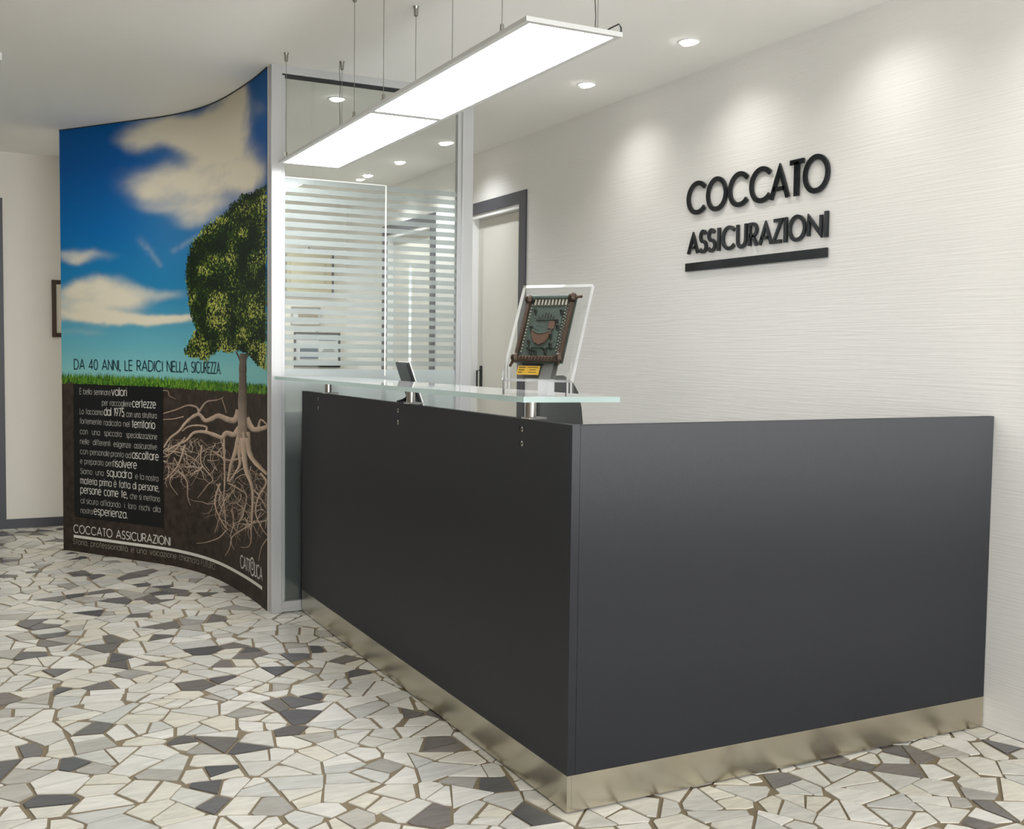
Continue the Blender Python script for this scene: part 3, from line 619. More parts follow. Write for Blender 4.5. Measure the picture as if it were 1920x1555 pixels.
# ------------------------------------------------------------------ reception counter
def aniso(nt, b, k, turn):
    t = nt.nodes.new('ShaderNodeTangent'); t.direction_type = 'RADIAL'; t.axis = 'Z'; nt.links.new(t.outputs[0], b.inputs['Tangent'])
    b.inputs['Anisotropic'].default_value = k; b.inputs['Anisotropic Rotation'].default_value = turn
def laminate():
    m, nt, b = new_mat('charcoal_laminate'); N = nt.nodes.new; Lk = nt.links.new; c = lin((19,22,31))
    b.inputs['Roughness'].default_value = .48; b.inputs['Specular IOR Level'].default_value = .82; aniso(nt, b, 1.0, 0.0)
    tc = N('ShaderNodeTexCoord')
    w1 = N('ShaderNodeMapping'); w1.inputs['Scale'].default_value = (420,420,60); n1 = N('ShaderNodeTexNoise'); n1.inputs['Scale'].default_value = 1; Lk(tc.outputs['Object'], w1.inputs[0]); Lk(w1.outputs[0], n1.inputs[0])
    w2 = N('ShaderNodeMapping'); w2.inputs['Scale'].default_value = (60,60,420); n2 = N('ShaderNodeTexNoise'); n2.inputs['Scale'].default_value = 1; Lk(tc.outputs['Object'], w2.inputs[0]); Lk(w2.outputs[0], n2.inputs[0])
    ad = N('ShaderNodeMath'); ad.operation = 'ADD'; Lk(n1.outputs[0], ad.inputs[0]); Lk(n2.outputs[0], ad.inputs[1])
    r = N('ShaderNodeMapRange'); r.inputs[1].default_value = .6; r.inputs[2].default_value = 1.4; r.inputs[3].default_value = .82; r.inputs[4].default_value = 1.18; Lk(ad.outputs[0], r.inputs[0])
    v = N('ShaderNodeVectorMath'); v.operation = 'SCALE'; v.inputs[0].default_value = c; Lk(r.outputs[0], v.inputs['Scale']); Lk(v.outputs[0], b.inputs['Base Color'])
    bp = N('ShaderNodeBump'); bp.inputs['Strength'].default_value = .12; bp.inputs['Distance'].default_value = .001; Lk(ad.outputs[0], bp.inputs['Height']); Lk(bp.outputs[0], b.inputs['Normal']); return m
M_lam = laminate()
def steel():
    m, nt, b = new_mat('brushed_steel'); N = nt.nodes.new; Lk = nt.links.new
    b.inputs['Metallic'].default_value = 1.0; b.inputs['Base Color'].default_value = (*lin((196,190,174)), 1); aniso(nt, b, .7, .25)
    tc = N('ShaderNodeTexCoord'); mp = N('ShaderNodeMapping'); mp.inputs['Scale'].default_value = (3,3,9); Lk(tc.outputs['Object'], mp.inputs[0])
    n = N('ShaderNodeTexNoise'); n.inputs['Scale'].default_value = 2.2; n.inputs['Detail'].default_value = 4; Lk(mp.outputs[0], n.inputs[0])
    r = N('ShaderNodeMapRange'); r.inputs[1].default_value = .35; r.inputs[2].default_value = .65; r.inputs[3].default_value = .22; r.inputs[4].default_value = .27; Lk(n.outputs[0], r.inputs[0]); Lk(r.outputs[0], b.inputs['Roughness'])
    return m
M_steel = steel()
ctr = thing('reception_counter', 'dark charcoal L-shaped reception counter with brushed steel plinth', 'counter', (0.0, 0.0, 0.0))
TK = .0265
fp = part(MB().box((0,0,HS),(TK,L,H)), 'front_panel', M_lam, ctr, bevel=.0012)
sp_ = part(MB().box((TK+.0008,.0006,HS),(W-.003,TK,H)), 'side_panel', M_lam, ctr, bevel=.0012)
part(MB().box((.0012,.0012,.006),(.016,L-.002,HS-.0005)), 'plinth', M_steel, ctr)
part(MB().box((.0165,.0012,.006),(W-.004,.016,HS-.0005)), 'plinth', M_steel, ctr)
part(MB().box((.02,.02,0),(.05,L-.01,.10)).box((.05,.02,0),(W-.01,.05,.10)), 'plinth_core', M_black, ctr)
M_desk = mat('pale_grey_desk', (206,206,202), .45)
desk = thing('desk', 'pale grey staff desk behind the reception counter', 'desk', (.40,1.35,0))
part(MB().box((TK+.006,.06,.72),(.72,L-.02,.745)), 'worktop', M_desk, desk)
part(MB().box((.66,.06,0),(.70,.64,.72)), 'leg_panel', M_desk, desk)
part(MB().box((.66,2.05,0),(.70,L-.03,.72)), 'leg_panel', M_desk, desk)
# top shelf of frosted glass on three chrome brackets
A, B, C_, D = (-.087,.130), (.213,.090), (.180,2.625), (-.150,2.625); z0_, z1_ = 1.171, 1.187
M_shelf = glass_mat('satin_glass', (.95,.975,.965), 1.5, .03, .92, (.98,.99,.985), .3)
M_sedge = glass_mat('green_glass_edge_glow', (.8,.97,.94), 1.5, .1, .92, (.80,1.0,.965), .5)  # pale cyan puts the glow of the shelf edges into the colour
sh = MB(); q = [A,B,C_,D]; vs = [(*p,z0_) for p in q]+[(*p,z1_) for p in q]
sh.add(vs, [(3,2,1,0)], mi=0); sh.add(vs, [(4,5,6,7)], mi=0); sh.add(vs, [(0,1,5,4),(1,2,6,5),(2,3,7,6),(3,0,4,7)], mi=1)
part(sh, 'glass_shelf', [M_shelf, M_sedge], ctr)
for y_ in (.285, 1.262, 2.305):
    bk_ = MB(); bk_.tube([(.020,y_,H+.006),(.020,y_,1.171)], .0165, 20); bk_.box((-.0005,y_-.030,H),(.060,y_+.022,H+.006)); bk_.box((TK,y_-.02,H-.06),(TK+.005,y_+.02,H))
    bk = part(bk_, 'shelf_bracket', M_chrome, ctr, bevel=.001)
for y_, z_ in ((.295,1.082),(.295,1.038),(1.335,1.084),(1.335,1.0385),(2.381,1.085),(2.381,1.041)):
    bl = MB(); bl.tube([(0,y_,z_),(-.004,y_,z_),(-.0055,y_,z_)], [.0085,.0085,.006], 14); bo = bl.build('bolt', M_chrome); keep_world(bo, fp); bo.matrix_parent_inverse = Matrix.Identity(4)
    bo.parent = fp
    hx = MB(); hx.tube([(-.0054,y_,z_),(-.0062,y_,z_)], .0035, 6); h_ = hx.build('bolt_socket', M_black); keep_world(h_, ctr)

# ------------------------------------------------------------------ award block on the shelf
th = -.97; dv = Vector((math.cos(th), math.sin(th), 0)); nv = Vector((-math.sin(th), math.cos(th), 0)); ta = .452
up = Vector((0,0,1))*math.cos(ta) + nv*math.sin(ta); bk_n = dv.cross(up)*-1                   # bk_n: out of the back of the block
bk_n = (nv*math.cos(ta) - Vector((0,0,1))*math.sin(ta))
BL = Vector((-.068,.316,1.235)); Wd, Hd, Td = .234, .320, .017
F = Matrix.Identity(4)
for i in range(3): F[i][0] = dv[i]; F[i][1] = bk_n[i]; F[i][2] = up[i]; F[i][3] = BL[i]
M_acr, nt, b = new_mat('clear_acrylic'); b.inputs['Base Color'].default_value = (.97,.99,.99,1); b.inputs['Roughness'].default_value = .01; b.inputs['IOR'].default_value = 1.3; b.inputs['Transmission Weight'].default_value = 1.0
M_acr2 = glass_mat('acrylic_sheet', (.97,.98,.98), 1.45, .0); M_acre = glass_mat('acrylic_edge', (.97,.98,.98), 1.45, .05, .72, (.95,.96,.97), .5)
aw = thing('award_display', 'bronze relief tile on a tilted clear acrylic block standing on the glass shelf', 'award', (.02,.24,z1_))
ab_ = MB(); p8 = [(0,0,0),(Wd,0,0),(Wd,Td,0),(0,Td,0),(0,0,Hd),(Wd,0,Hd),(Wd,Td,Hd),(0,Td,Hd)]; p8 = [F @ Vector(p) for p in p8]
ab_.add(p8, [(0,1,5,4),(2,3,7,6)], mi=0); ab_.add(p8, [(3,2,1,0),(4,5,6,7),(1,2,6,5),(3,0,4,7)], mi=1)
part(ab_, 'acrylic_block', [M_acr2, M_acre], aw)
# acrylic feet under the block
for s_ in (.035, .60, .93):
    a0 = F @ Vector((Wd*s_, .004, .0)); a1 = F @ Vector((Wd*s_, .018, .075)); w_ = dv*(.016 if s_ == .60 else .003)
    base = [a0-w_, a0+w_, a1+w_, a1-w_]; bot = [Vector((p.x+.0, p.y, z1_+.0005)) for p in base]
    fb = MB(); fb.add(bot+base, [(3,2,1,0),(4,5,6,7),(0,1,5,4),(1,2,6,5),(2,3,7,6),(3,0,4,7)]); part(fb, 'acrylic_foot', M_acre if s_ == .60 else M_acr2, aw)
M_brz = mat('green_bronze', (64,76,69), .5, metal=.35, noise=.3, nscale=60, bump=.4, bscale=90); M_brn = mat('brown_bronze', (70,57,46), .42, metal=.6, noise=.35, nscale=70, bump=.3); M_cop = mat('copper_patch', (92,70,55), .5, metal=.4, noise=.25, nscale=50)
M_brd = mat('dark_bronze', (38,40,36), .5, metal=.4, noise=.3, nscale=60); M_sil = mat('worn_metal', (176,172,160), .35, metal=.7)
rl = part(MB().box((.036,-.007,.052),(.196,0,.272), frame=F), 'relief_plaque', M_brz, aw)
def rel(mb, name, m): 
    o = mb.build(name, m); keep_world(o, rl); o.parent = rl; o.matrix_parent_inverse = Matrix.Translation(aw.location).inverted() if False else Matrix.Identity(4); return o
def T(s_, t_, d_): return tuple(F @ Vector((s_, -d_, t_)))
rel(MB().tube([T(.036,.268,.010),T(.196,.268,.010)], .0085, 8), 'frame_rod', M_brz)
rel(MB().tube([T(.048,.062,.010),T(.188,.062,.010)], .0095, 8), 'frame_rod', M_brn)
rel(MB().tube([T(.040,.075,.010),T(.040,.250,.010)], .0075, 8), 'frame_rod', M_brn); rel(MB().tube([T(.186,.075,.010),T(.186,.250,.010)], .0085, 8), 'frame_rod', M_brn)
mb = MB()
for k in range(10): s_ = .062+k*.0115; mb.box((s_,-.014,.242),(s_+.006,-.006,.262), frame=F)
for k in range(16): t_ = .085+k*.0105; mb.box((.050,-.0095,t_),(.0545,-.006,t_+.005), frame=F); mb.box((.174,-.0095,t_),(.180,-.006,t_+.0035), frame=F); mb.box((.166,-.0095,t_+.005),(.171,-.006,t_+.008), frame=F)
rel(mb, 'bead_row', M_sil)
mb = MB()
for k in range(12): s_ = .056+k*.0108; mb.tube([T(s_,.056,.020),T(s_+.006,.070,.019)], .0016, 5)
rel(mb, 'twisted_cord', M_cop)
def sph(mb, c, r, n=8):
    vs = []; fs = []
    for i in range(n+1):
        ph = math.pi*i/n
        for j in range(n): vs.append((c[0]+r*math.sin(ph)*math.cos(2*math.pi*j/n), c[1]+r*math.sin(ph)*math.sin(2*math.pi*j/n), c[2]+r*math.cos(ph)))
    for i in range(n):
        for j in range(n): fs.append((i*n+j,(i+1)*n+j,(i+1)*n+(j+1)%n,i*n+(j+1)%n))
    mb.add(vs, fs)
for s_, t_, e in ((.040,.262,(-.006,-.016)),(.186,.268,(.026,.004)),(.040,.064,(-.012,-.024)),(.186,.066,(.0,-.018))):
    mb = MB(); sph(mb, T(s_,t_,.014), .0145); mb.tube([T(s_,t_,.014),T(s_+e[0],t_+e[1],.010)], [.007,.004], 6); sph(mb, T(s_+e[0],t_+e[1],.010), .005, 6); rel(mb, 'corner_knob', M_brn)
mb = MB(); mb.box((.066,-.0105,.100),(.164,-.007,.234), frame=F); rel(mb, 'inner_field', M_brz)
mb = MB(); mb.prism([(.080,.192),(.148,.192),(.114,.228)], -.0135, -.0105, axis='y', frame=F); rel(mb, 'gable', M_brz)
mb = MB()
for k in range(6): s_ = .088+k*.0095; h_ = .008+(.013 if k in (2,3) else .007 if k in (1,4) else 0); mb.box((s_,-.0145,.195),(s_+.0045,-.0135,.195+h_), frame=F)
rel(mb, 'gable_slot', M_brd)
hull = [(.074,.158),(.086,.148),(.104,.142),(.124,.146),(.140,.156),(.138,.138),(.126,.116),(.108,.108),(.090,.116),(.078,.138)]
rel(MB().prism(hull, -.016, -.0105, axis='y', frame=F), 'raised_copper_shape', M_cop)
rel(MB().tube([T(.074,.160,.015),T(.086,.150,.016),T(.104,.144,.016),T(.124,.148,.016),T(.142,.160,.015)], .0022, 5), 'raised_rim', M_brz)
rel(MB().box((.126,-.0135,.162),(.146,-.0105,.188), frame=F), 'raised_copper_square', M_cop)
for s_, t_ in ((.150,.190),(.156,.172),(.140,.142),(.070,.168),(.072,.120),(.100,.088),(.146,.112),(.132,.094),(.084,.092),(.158,.224),(.070,.226)):
    mb = MB(); sph(mb, T(s_,t_,.013), .006, 6); mb.tube([T(s_,t_,.012),T(s_+.004,t_-.016,.010)], [.0045,.003], 6); rel(mb, 'small_figure', M_brd)
M_yel = mat('yellow_label', (212,170,62), .35, metal=.2); M_ylk = mat('label_ink', (92,74,30), .6)
lb = part(MB().box((.052,-.004,.014),(.124,-.0005,.042), frame=F), 'yellow_label', M_yel, aw)
mb = MB()
for r_, (s0, s1) in enumerate(((.056,.078),(.056,.076),(.056,.070))): mb.box((s0,-.0044,.035-r_*.008),(s1,-.004,.038-r_*.008), frame=F)
for r_, (s0, s1) in enumerate(((.084,.120),(.092,.114),(.090,.116))): mb.box((s0,-.0044,.036-r_*.008),(s1,-.004,.038-r_*.008), frame=F)
o = mb.build('label_print', M_ylk); o.parent = lb; o.matrix_parent_inverse = Matrix.Identity(4)
M_slab = mat('grey_backing', (112,114,114), .5)
part(MB().box((.050,Td+.001,.012),(.170,Td+.006,.150), frame=F), 'backing_plate', M_slab, aw)

# ------------------------------------------------------------------ sign on the wall
M_sign = mat('gloss_black_acrylic', (18,22,26), .16, spec=.6)
sg = thing('wall_sign', 'raised black letters reading COCCATO ASSICURAZIONI with an underline bar on the white wall', 'sign', (W, 1.345, 1.73))
def sign_row(text, spans, z0_, z1_, weight):
    """one raised letter per span (left edge, right edge along the wall)"""
    hgt_ = z1_-z0_
    for ch, (yl, yr) in zip(text, spans):
        gw, strokes = GL[ch]; rib = []; wd_ = yl-yr
        for st in strokes:
            kx = max(wd_-weight, .0001)/max(gw, .02) if ch != 'I' else 1.0
            pts_ = [(p[0]*kx if ch != 'I' else 0.0, p[1]/.72*(hgt_-(weight if ch in 'COSUZ' else 0))) for p in dense(st, .2)]
            if ch in 'TZ': pts_ = [(p[0], p[1]-(weight*.5 if (ch == 'T' and p[1] > hgt_*.9) else 0)) for p in pts_]
            rib.append(ribbon(pts_, weight))
        allp = [p for Lf, Rt, cl in rib for p in Lf+Rt]; xa, xb = min(p[0] for p in allp), max(p[0] for p in allp); ya, yb = min(p[1] for p in allp), max(p[1] for p in allp)
        ov = .0035 if ch in 'COSU' else 0.0; top = z1_+(ov if ch != 'U' else 0); bot = z0_-ov
        fx = lambda x: yl-(x-xa)/(xb-xa)*wd_
        fz = lambda y: bot+(y-ya)/(yb-ya)*(top-bot)
        mb = MB()
        for Lf, Rt, cl in rib:
            n_ = len(Lf); vs = []
            for dpt in (W-.014, W-.004): vs += [(dpt, fx(p[0]), fz(p[1])) for p in Lf+Rt]
            fs_ = []; m_ = n_ if cl else n_-1; o2 = 2*n_
            for i in range(m_):
                j = (i+1) % n_; fs_ += [(i,j,n_+j,n_+i), (o2+j,o2+i,o2+n_+i,o2+n_+j), (j,i,o2+i,o2+j), (n_+i,n_+j,o2+n_+j,o2+n_+i)]
            if not cl: fs_ += [(0,n_,o2+n_,o2), (2*n_-1,n_-1,o2+n_-1,o2+2*n_-1)]
            mb.add(vs, fs_)
        keep_world(mb.build('letter', M_sign), sg)
sign_row('COCCATO', [(1.826,1.676),(1.670,1.512),(1.503,1.359),(1.349,1.203),(1.211,1.082),(1.080,.995),(.997,.839)], 2.0060, 2.1635, .0220)
sign_row('ASSICURAZIONI', [(1.814,1.723),(1.718,1.656),(1.653,1.588),(1.576,1.556),(1.544,1.446),(1.435,1.361),(1.349,1.283),(1.278,1.185),(1.191,1.115),(1.110,1.090),(1.081,.972),(.963,.873),(.860,.840)], 1.8130, 1.9220, .0160)
part(MB().box((W-.014,.840,1.7295),(W-.004,1.826,1.770)), 'underline_bar', M_sign, sg, bevel=.0008)
for y_ in (1.75,1.345,.94): part(MB().tube([(W-.005,y_,1.75),(W,y_,1.75)], .006, 8), 'spacer', M_grey_metal, sg)

# ------------------------------------------------------------------ pendant panel lights
M_panel = emit_mat('led_diffuser', (.975, .988, 1.0), 9.5)
def panel_light(label, y0, y1, wires):
    x0_, x1_, zb, zt_ = -.158, .147, 2.200, 2.213
    t = thing('pendant_panel_light', label, 'pendant light', ((x0_+x1_)/2, (y0+y1)/2, zb)); fw = .0185
    f = MB(); f.box((x0_,y0,zb),(x0_+fw,y1,zt_)); f.box((x1_-fw,y0,zb),(x1_,y1,zt_)); f.box((x0_+fw,y0,zb),(x1_-fw,y0+fw,zt_)); f.box((x0_+fw,y1-fw,zb),(x1_-fw,y1,zt_)); f.box((x0_+fw,y0+fw,zt_-.003),(x1_-fw,y1-fw,zt_))
    part(f, 'frame', mat('light_frame', (206,206,204), .4), t)
    part(MB().box((x0_+fw,y0+fw,zb+.0015),(x1_-fw,y1-fw,zb+.004)), 'diffuser', M_panel, t)
    for (wx_, wy_, cord) in wires:
        w_ = part(MB().tube([(wx_,wy_,zt_+.026),(wx_,wy_,ZC-.03)], .0013, 6), 'suspension_wire', M_grey_metal, t)
        g = MB(); g.tube([(wx_,wy_,zt_),(wx_,wy_,zt_+.028)], .006, 8); g.tube([(wx_-.002,wy_,zt_+.006),(wx_-.012,wy_-.014,zt_+.004)], .003, 6); keep_world(g.build('wire_gripper', M_grey_metal), t)
        g = MB(); g.tube([(wx_,wy_,ZC-.042),(wx_,wy_,ZC-.036),(wx_,wy_,ZC-.010),(wx_,wy_,ZC)], [.003,.0085,.0095,.0125], 12); keep_world(g.build('ceiling_cup', M_grey_metal), t)
        if cord:
            c = MB(); c.tube([(wx_-.010+.003*math.sin(k*1.3),wy_+.004*math.cos(k*1.1),zt_+(ZC-zt_)*k/14) for k in range(15)], .0014, 5); keep_world(c.build('power_cord', M_dark), t)
    return t
panel_light('long white pendant panel light hanging next to the glass partition', 1.266, 2.520, [(-.140,2.455,0),(.135,2.468,1),(-.140,1.475,0),(.135,1.525,0)])
nl = panel_light('long white pendant panel light hanging above the corner of the counter', .008, 1.262, [(-.140,1.150,0),(-.138,.195,0),(.130,1.150,0),(.130,.115,1)])
c = MB(); c.tube([(.105,.055,2.214),(.120,.030,2.226),(.138,.014,2.236),(.144,.012,2.226),(.144,.012,2.213)], .0022, 6); keep_world(c.build('power_cord', M_dark), nl)

# ------------------------------------------------------------------ recessed downlights
M_bulb = emit_mat('lamp_face', (1.0, .97, .90), 9.0)
def downlight(x, y, label, watt, aim, group, spot=math.radians(128), tone=(1.0,.975,.935)):
    t = thing('downlight', label, 'downlight', (x, y, ZC), group); n_ = 28
    r = MB(); prof = [(.050,0),(.050,-.003),(.046,-.005),(.040,-.003),(.038,0)]; vs = []; fs = []
    for a, z in prof: vs += [(x+a*math.cos(2*math.pi*k/n_), y+a*math.sin(2*math.pi*k/n_), ZC+z) for k in range(n_)]
    for i in range(len(prof)-1):
        for k in range(n_): fs.append((i*n_+k, i*n_+(k+1)%n_, (i+1)*n_+(k+1)%n_, (i+1)*n_+k))
    r.add(vs, fs); part(r, 'trim_ring', M_white, t, smooth=True)
    d = Vector(aim).normalized(); c = Vector((x, y, ZC-.004)); s_ = MB(); a = d.cross(Vector((0,1,0))).normalized(); b_ = d.cross(a).normalized(); vs = []; rows = ((.036,-.002),(.034,.006),(.026,.011),(.012,.013))
    for rr_, h_ in rows: vs += [tuple(c+d*h_+(a*math.cos(2*math.pi*k/n_)+b_*math.sin(2*math.pi*k/n_))*rr_) for k in range(n_)]
    fs = [(i*n_+k, i*n_+(k+1)%n_, (i+1)*n_+(k+1)%n_, (i+1)*n_+k) for i in range(3) for k in range(n_)]+[tuple(range(3*n_, 4*n_))]
    s_.add(vs, fs); part(s_, 'lamp', M_bulb, t, smooth=True)
    ld = bpy.data.lights.new('downlight_beam', 'SPOT'); ld.energy = watt; ld.color = tone; ld.spot_size = spot; ld.spot_blend = 1.0; ld.shadow_soft_size = .04
    lo = bpy.data.objects.new('downlight_beam', ld); col.objects.link(lo); lo.location = c + d*.022; lo.rotation_euler = d.to_track_quat('-Z', 'Y').to_euler(); keep_world(lo, t)
row = 'recessed downlights in the row along the sign wall'
for y_, lab in ((2.254,'round recessed downlight in the ceiling between the black letters and the dark door frame'),(1.380,'round recessed downlight in the ceiling right above the raised black letters'),(.506,'round recessed downlight in the ceiling above the end of the counter'),(-.368,'round recessed downlight in the ceiling past the end of the counter')):
    downlight(1.374, y_, lab, 10 if y_ < 0 else 7, (.17,0,-1), row)
for y_, lab in ((4.050,'round recessed downlight behind the glass in front of the nearer dark-framed door'),(4.864,'round recessed downlight behind the glass between the two dark-framed doors'),(5.560,'round recessed downlight behind the glass in front of the farther dark-framed door')):
    downlight(1.362, y_, lab, 14 if y_ < 4.1 else 24, (.12,0,-1), row, tone=(.95,.98,1.0))
downlight(.350, 3.211, 'lone round recessed downlight just behind the top of the glass partition', 30, (.1,0.2,-1), None, tone=(.95,.98,1.0))
downlight(.55, 6.62, 'added round downlight, out of view, brightening the far wall at the corridor end', 50, (.1,.25,-1), None, tone=(.95,.98,1.0))  # unseen lamp added to brighten the far corridor wall

# ------------------------------------------------------------------ square ceiling lights of the lobby
M_lobby = emit_mat('lobby_diffuser', (1.0,.97,.92), 13.0)
def ceiling_panel(x, y, label):
    t = thing('ceiling_light', label, 'ceiling light', (x, y, ZC)); a = .32
    f = MB(); f.box((x-a,y-a,ZC-.035),(x-a+.02,y+a,ZC)); f.box((x+a-.02,y-a,ZC-.035),(x+a,y+a,ZC)); f.box((x-a+.02,y-a,ZC-.035),(x+a-.02,y-a+.02,ZC)); f.box((x-a+.02,y+a-.02,ZC-.035),(x+a-.02,y+a,ZC)); part(f, 'frame', M_white, t)
    part(MB().box((x-a+.02,y-a+.02,ZC-.030),(x+a-.02,y+a-.02,ZC-.026)), 'diffuser', M_lobby, t)
ceiling_panel(-1.640, 3.44, 'square white ceiling light in the lobby facing the curved mural')

# ------------------------------------------------------------------ things behind the counter and the glass
# point-of-sale screen on its stand
scn = thing('desk_screen', 'black tilted desk screen with a white front edge behind the counter', 'screen', (.44,2.20,.745))
n0 = Vector((.305,2.00,1.265)); n1 = Vector((.405,2.00,.985)); fdir = Vector((.097,.40,0)).normalized(); dn = (n1-n0).normalized(); nrm = fdir.cross(dn).normalized()
if nrm.x < 0: nrm = -nrm
G = Matrix.Identity(4)
for i in range(3): G[i][0] = fdir[i]; G[i][1] = nrm[i]; G[i][2] = -dn[i]; G[i][3] = n1[i]
ph = (n1-n0).length
part(MB().box((0,-.014,0),(.40,.0,ph), frame=G), 'back_shell', M_black, scn, bevel=.004)
part(MB().box((0,.0005,0),(.40,.006,ph), frame=G), 'front_bezel', M_white, scn)
part(MB().box((.02,.0062,.02),(.38,.0072,ph-.02), frame=G), 'display', mat('dark_display', (20,24,30), .15), scn)
cen = G @ Vector((.20,-.014,ph*.45)); nk = MB(); nk.tube([tuple(cen), (cen.x-.045,cen.y+.012,cen.z-.03), (cen.x-.035,cen.y+.01,.96), (cen.x-.02,cen.y,.765)], [.022,.022,.020,.024], 12); part(nk, 'stand_neck', M_black, scn, smooth=True)
part(MB().tube([(cen.x,cen.y,.7455),(cen.x,cen.y,.757),(cen.x,cen.y,.766)], [.095,.095,.06], 24), 'stand_foot', M_black, scn)
# office chair
M_fab = mat('dark_grey_fabric', (78,80,79), .85, spec=.2, noise=.18, nscale=160, bump=.3, bscale=300)
chx, chy = 1.125, 1.666
ch = thing('office_chair', 'dark grey upholstered office chair behind the counter', 'chair', (chx, chy, 0))
ca = math.radians(22); ax = Vector((math.cos(ca), math.sin(ca), 0)); ay = Vector((-math.sin(ca), math.cos(ca), 0))
def chp(a, b_, z): return Vector((chx,chy,0)) + ax*a + ay*b_ + Vector((0,0,z))
def slab_shape(outline, bow, thick, place, nseg=10):
    """cushion from an outline (width, height) with bowed faces"""
    mb = MB(); n_ = len(outline); cx_ = sum(p[0] for p in outline)/n_; cy_ = sum(p[1] for p in outline)/n_; vs = []; ks = (1.0,.93,.75,.4,0.02)
    for side in (-1, 1):
        for k in ks:
            d = thick*.5*(math.sqrt(max(0, 1-k**6)) if k < 1 else 0)
            vs += [place(cx_+(p[0]-cx_)*k, cy_+(p[1]-cy_)*k, side*d + bow*((cx_+(p[0]-cx_)*k)**2)*6) for p in outline]
    fs = []; m_ = len(ks)
    for s_ in (0, 1):
        o0 = s_*m_*n_
        for r_ in range(m_-1):
            for i in range(n_):
                j = (i+1) % n_; f = (o0+r_*n_+i, o0+r_*n_+j, o0+(r_+1)*n_+j, o0+(r_+1)*n_+i); fs.append(f if s_ == 0 else f[::-1])
    fs += [(i, m_*n_+i, m_*n_+(i+1)%n_, (i+1)%n_) for i in range(n_)]
    mb.add(vs, fs); return mb
bo_ = [(-.155,.0),(-.165,.10),(-.170,.25),(-.165,.36),(-.140,.44),(-.095,.49),(-.03,.51),(.03,.51),(.095,.49),(.140,.44),(.165,.36),(.170,.25),(.165,.10),(.155,.0),(.08,-.02),(-.08,-.02)]
part(slab_shape(bo_, .10, .06, lambda w_, h_, d: tuple(chp(w_, .22+d+(h_-.25)*.10, .70+h_))), 'backrest', M_fab, ch, smooth=True)
part(slab_shape([(x*.9,y*.88) for x,y in bo_], .10, .02, lambda w_, h_, d: tuple(chp(w_, .262+d+(h_-.25)*.10, .725+h_))), 'back_shell', M_black, ch, smooth=True)
so = [(-.22,-.22),(-.23,0),(-.21,.18),(-.12,.23),(.12,.23),(.21,.18),(.23,0),(.22,-.22),(.12,-.26),(-.12,-.26)]
part(slab_shape(so, 0, .09, lambda a, b_, d: tuple(chp(a, b_, .47+d))), 'seat', M_fab, ch, smooth=True)
part(MB().tube([tuple(chp(0,.12,.425)),tuple(chp(0,.28,.43)),tuple(chp(0,.275,.60)),tuple(chp(0,.268,.88))], .018, 8), 'back_support', M_black, ch)
part(MB().tube([tuple(chp(0,0,.09)),tuple(chp(0,0,.25)),tuple(chp(0,0,.26)),tuple(chp(0,0,.43))], [.028,.028,.016,.016], 12), 'gas_column', M_black, ch)
for k in range(5):
    an = 2*math.pi*k/5; e = chp(.29*math.cos(an), .29*math.sin(an), .075)
    part(MB().tube([tuple(chp(0,0,.105)), tuple(e)], [.026,.015], 8), 'base_arm', M_black, ch)
    part(MB().tube([tuple(chp(.29*math.cos(an)-.012*math.sin(an), .29*math.sin(an)+.012*math.cos(an), .028)), tuple(chp(.29*math.cos(an)+.012*math.sin(an), .29*math.sin(an)-.012*math.cos(an), .028))], .028, 12), 'caster', M_black, ch)
# made-up dark cabinet behind the glass, added so the lower pane looks dark
M_cab = mat('anthracite_cabinet', (44,50,52), .5)
cb = thing('added_dark_cabinet', 'dark low cabinet added behind the glass partition to darken its lower part', 'cabinet', (.42,2.95,0))
part(MB().box((-.075,2.775,.0),(.855,3.15,.96)), 'body', M_cab, cb, bevel=.002); part(MB().box((-.080,2.770,.96),(.860,3.155,.98)), 'top', M_cab, cb)
for k in range(2): part(MB().box((-.07+k*.462,3.151,.03),(.385+k*.462,3.168,.95)), 'door', M_cab, cb)

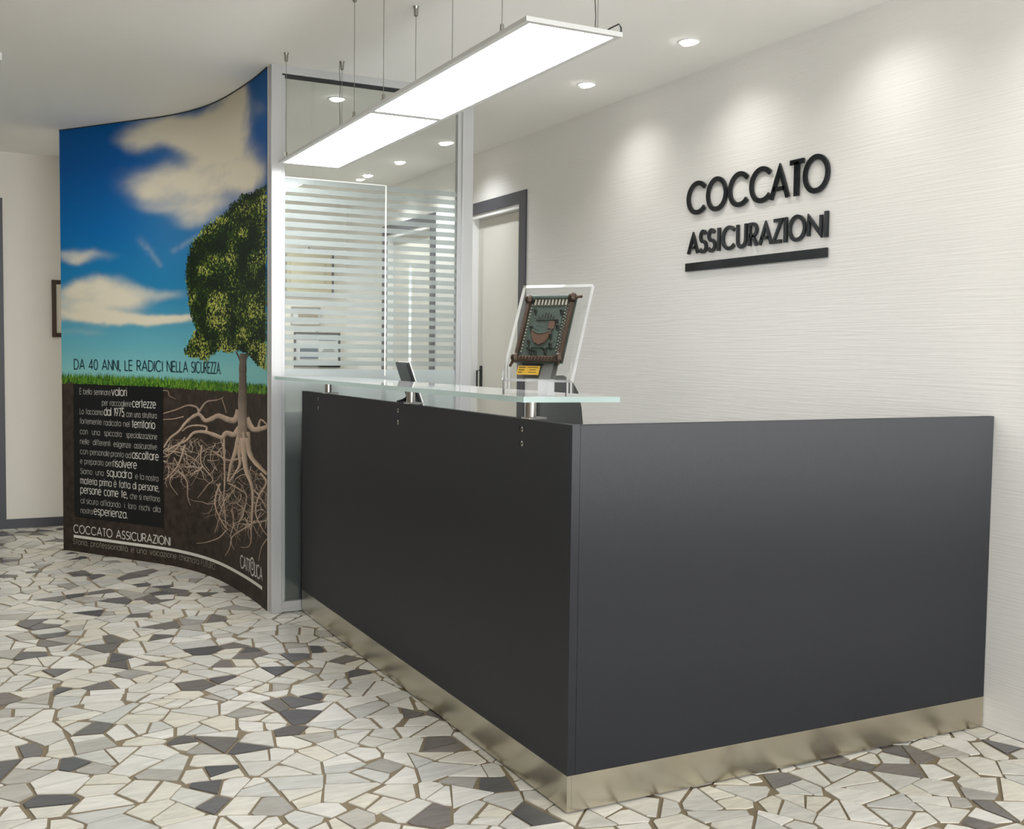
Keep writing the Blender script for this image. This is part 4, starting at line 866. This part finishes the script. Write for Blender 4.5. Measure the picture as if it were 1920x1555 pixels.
# framed pictures
def frame_pic(label, cat, x0_, x1_, z0_, z1_, y, fw, fm, pm, mat_w=0.0, extra=None, hook=False, depth=.022):
    t = thing('framed_picture', label, cat, ((x0_+x1_)/2, y, z0_))
    f = MB(); f.box((x0_,y-depth,z0_),(x0_+fw,y,z1_)); f.box((x1_-fw,y-depth,z0_),(x1_,y,z1_)); f.box((x0_+fw,y-depth,z0_),(x1_-fw,y,z0_+fw)); f.box((x0_+fw,y-depth,z1_-fw),(x1_-fw,y,z1_)); part(f, 'frame', fm, t, bevel=.003)
    part(MB().box((x0_+fw,y-.008,z0_+fw),(x1_-fw,y-.002,z1_-fw)), 'mount', pm, t)
    for q_, (nm, m_, (a, b_, c_, d_)) in enumerate(extra or []):
        part(MB().box((x0_+(x1_-x0_)*a, y-.0095-.0012*q_, z0_+(z1_-z0_)*c_), (x0_+(x1_-x0_)*b_, y-.008, z0_+(z1_-z0_)*d_)), nm, m_, t)
    if hook: part(MB().tube([((x0_+x1_)/2,y-.006,z1_),((x0_+x1_)/2,y-.006,z1_+.02)], .004, 6), 'hook', M_dark, t)
    return t
M_frb = mat('dark_brown_wood', (62,36,20), .4, noise=.25, nscale=30); M_frk = mat('black_wood', (20,20,20), .4); M_mnt = mat('ivory_mount', (226,220,204), .8); M_crm = mat('cream_paper', (206,198,166), .8); M_crd = mat('aged_print', (186,176,142), .8, noise=.2, nscale=40)
M_wm = mat('white_mount', (222,224,222), .8); M_blu = mat('slate_blue_print', (70,92,108), .7, noise=.35, nscale=14); M_tan = mat('tan_print', (160,146,126), .8, noise=.2, nscale=30); M_txt = mat('grey_print', (120,120,118), .8)
frame_pic('brown wooden picture frame on the rear wall beside the curved mural', 'picture', -.912, -.62, 1.392, 1.806, YB, .030, M_frb, M_mnt, extra=[('picture_print', M_tan, (.25,.75,.25,.75))])
frame_pic('black framed cream certificate high on the far wall behind the striped glass', 'picture', 1.120, 1.590, 1.820, 2.250, YF, .016, M_frk, M_crm, extra=[('certificate_print', M_crd, (.10,.86,.14,.82)), ('certificate_sheet', M_crm, (.15,.80,.20,.76))], hook=True)
M_pale = mat('pale_frame', (176,172,164), .6)
frame_pic('small pale framed tan picture between two black frames on the far wall', 'picture', 1.185, 1.465, 1.555, 1.722, YF, .010, M_pale, M_wm, extra=[('picture_print', M_tan, (.25,.93,.18,.86))])
frame_pic('black framed sheet with slate blue photographs low on the far wall behind the striped glass', 'picture', 1.215, 1.655, 1.165, 1.487, YF, .018, M_frk, M_wm,
          extra=[('photo_print', M_blu, (.11,.51,.78,.84)), ('photo_print', M_blu, (.53,.90,.77,.83)), ('photo_print', M_blu, (.13,.52,.44,.58)), ('photo_print', M_blu, (.13,.52,.24,.34)), ('text_print', M_txt, (.63,.86,.50,.52)), ('text_print', M_txt, (.60,.88,.45,.46))], hook=True)
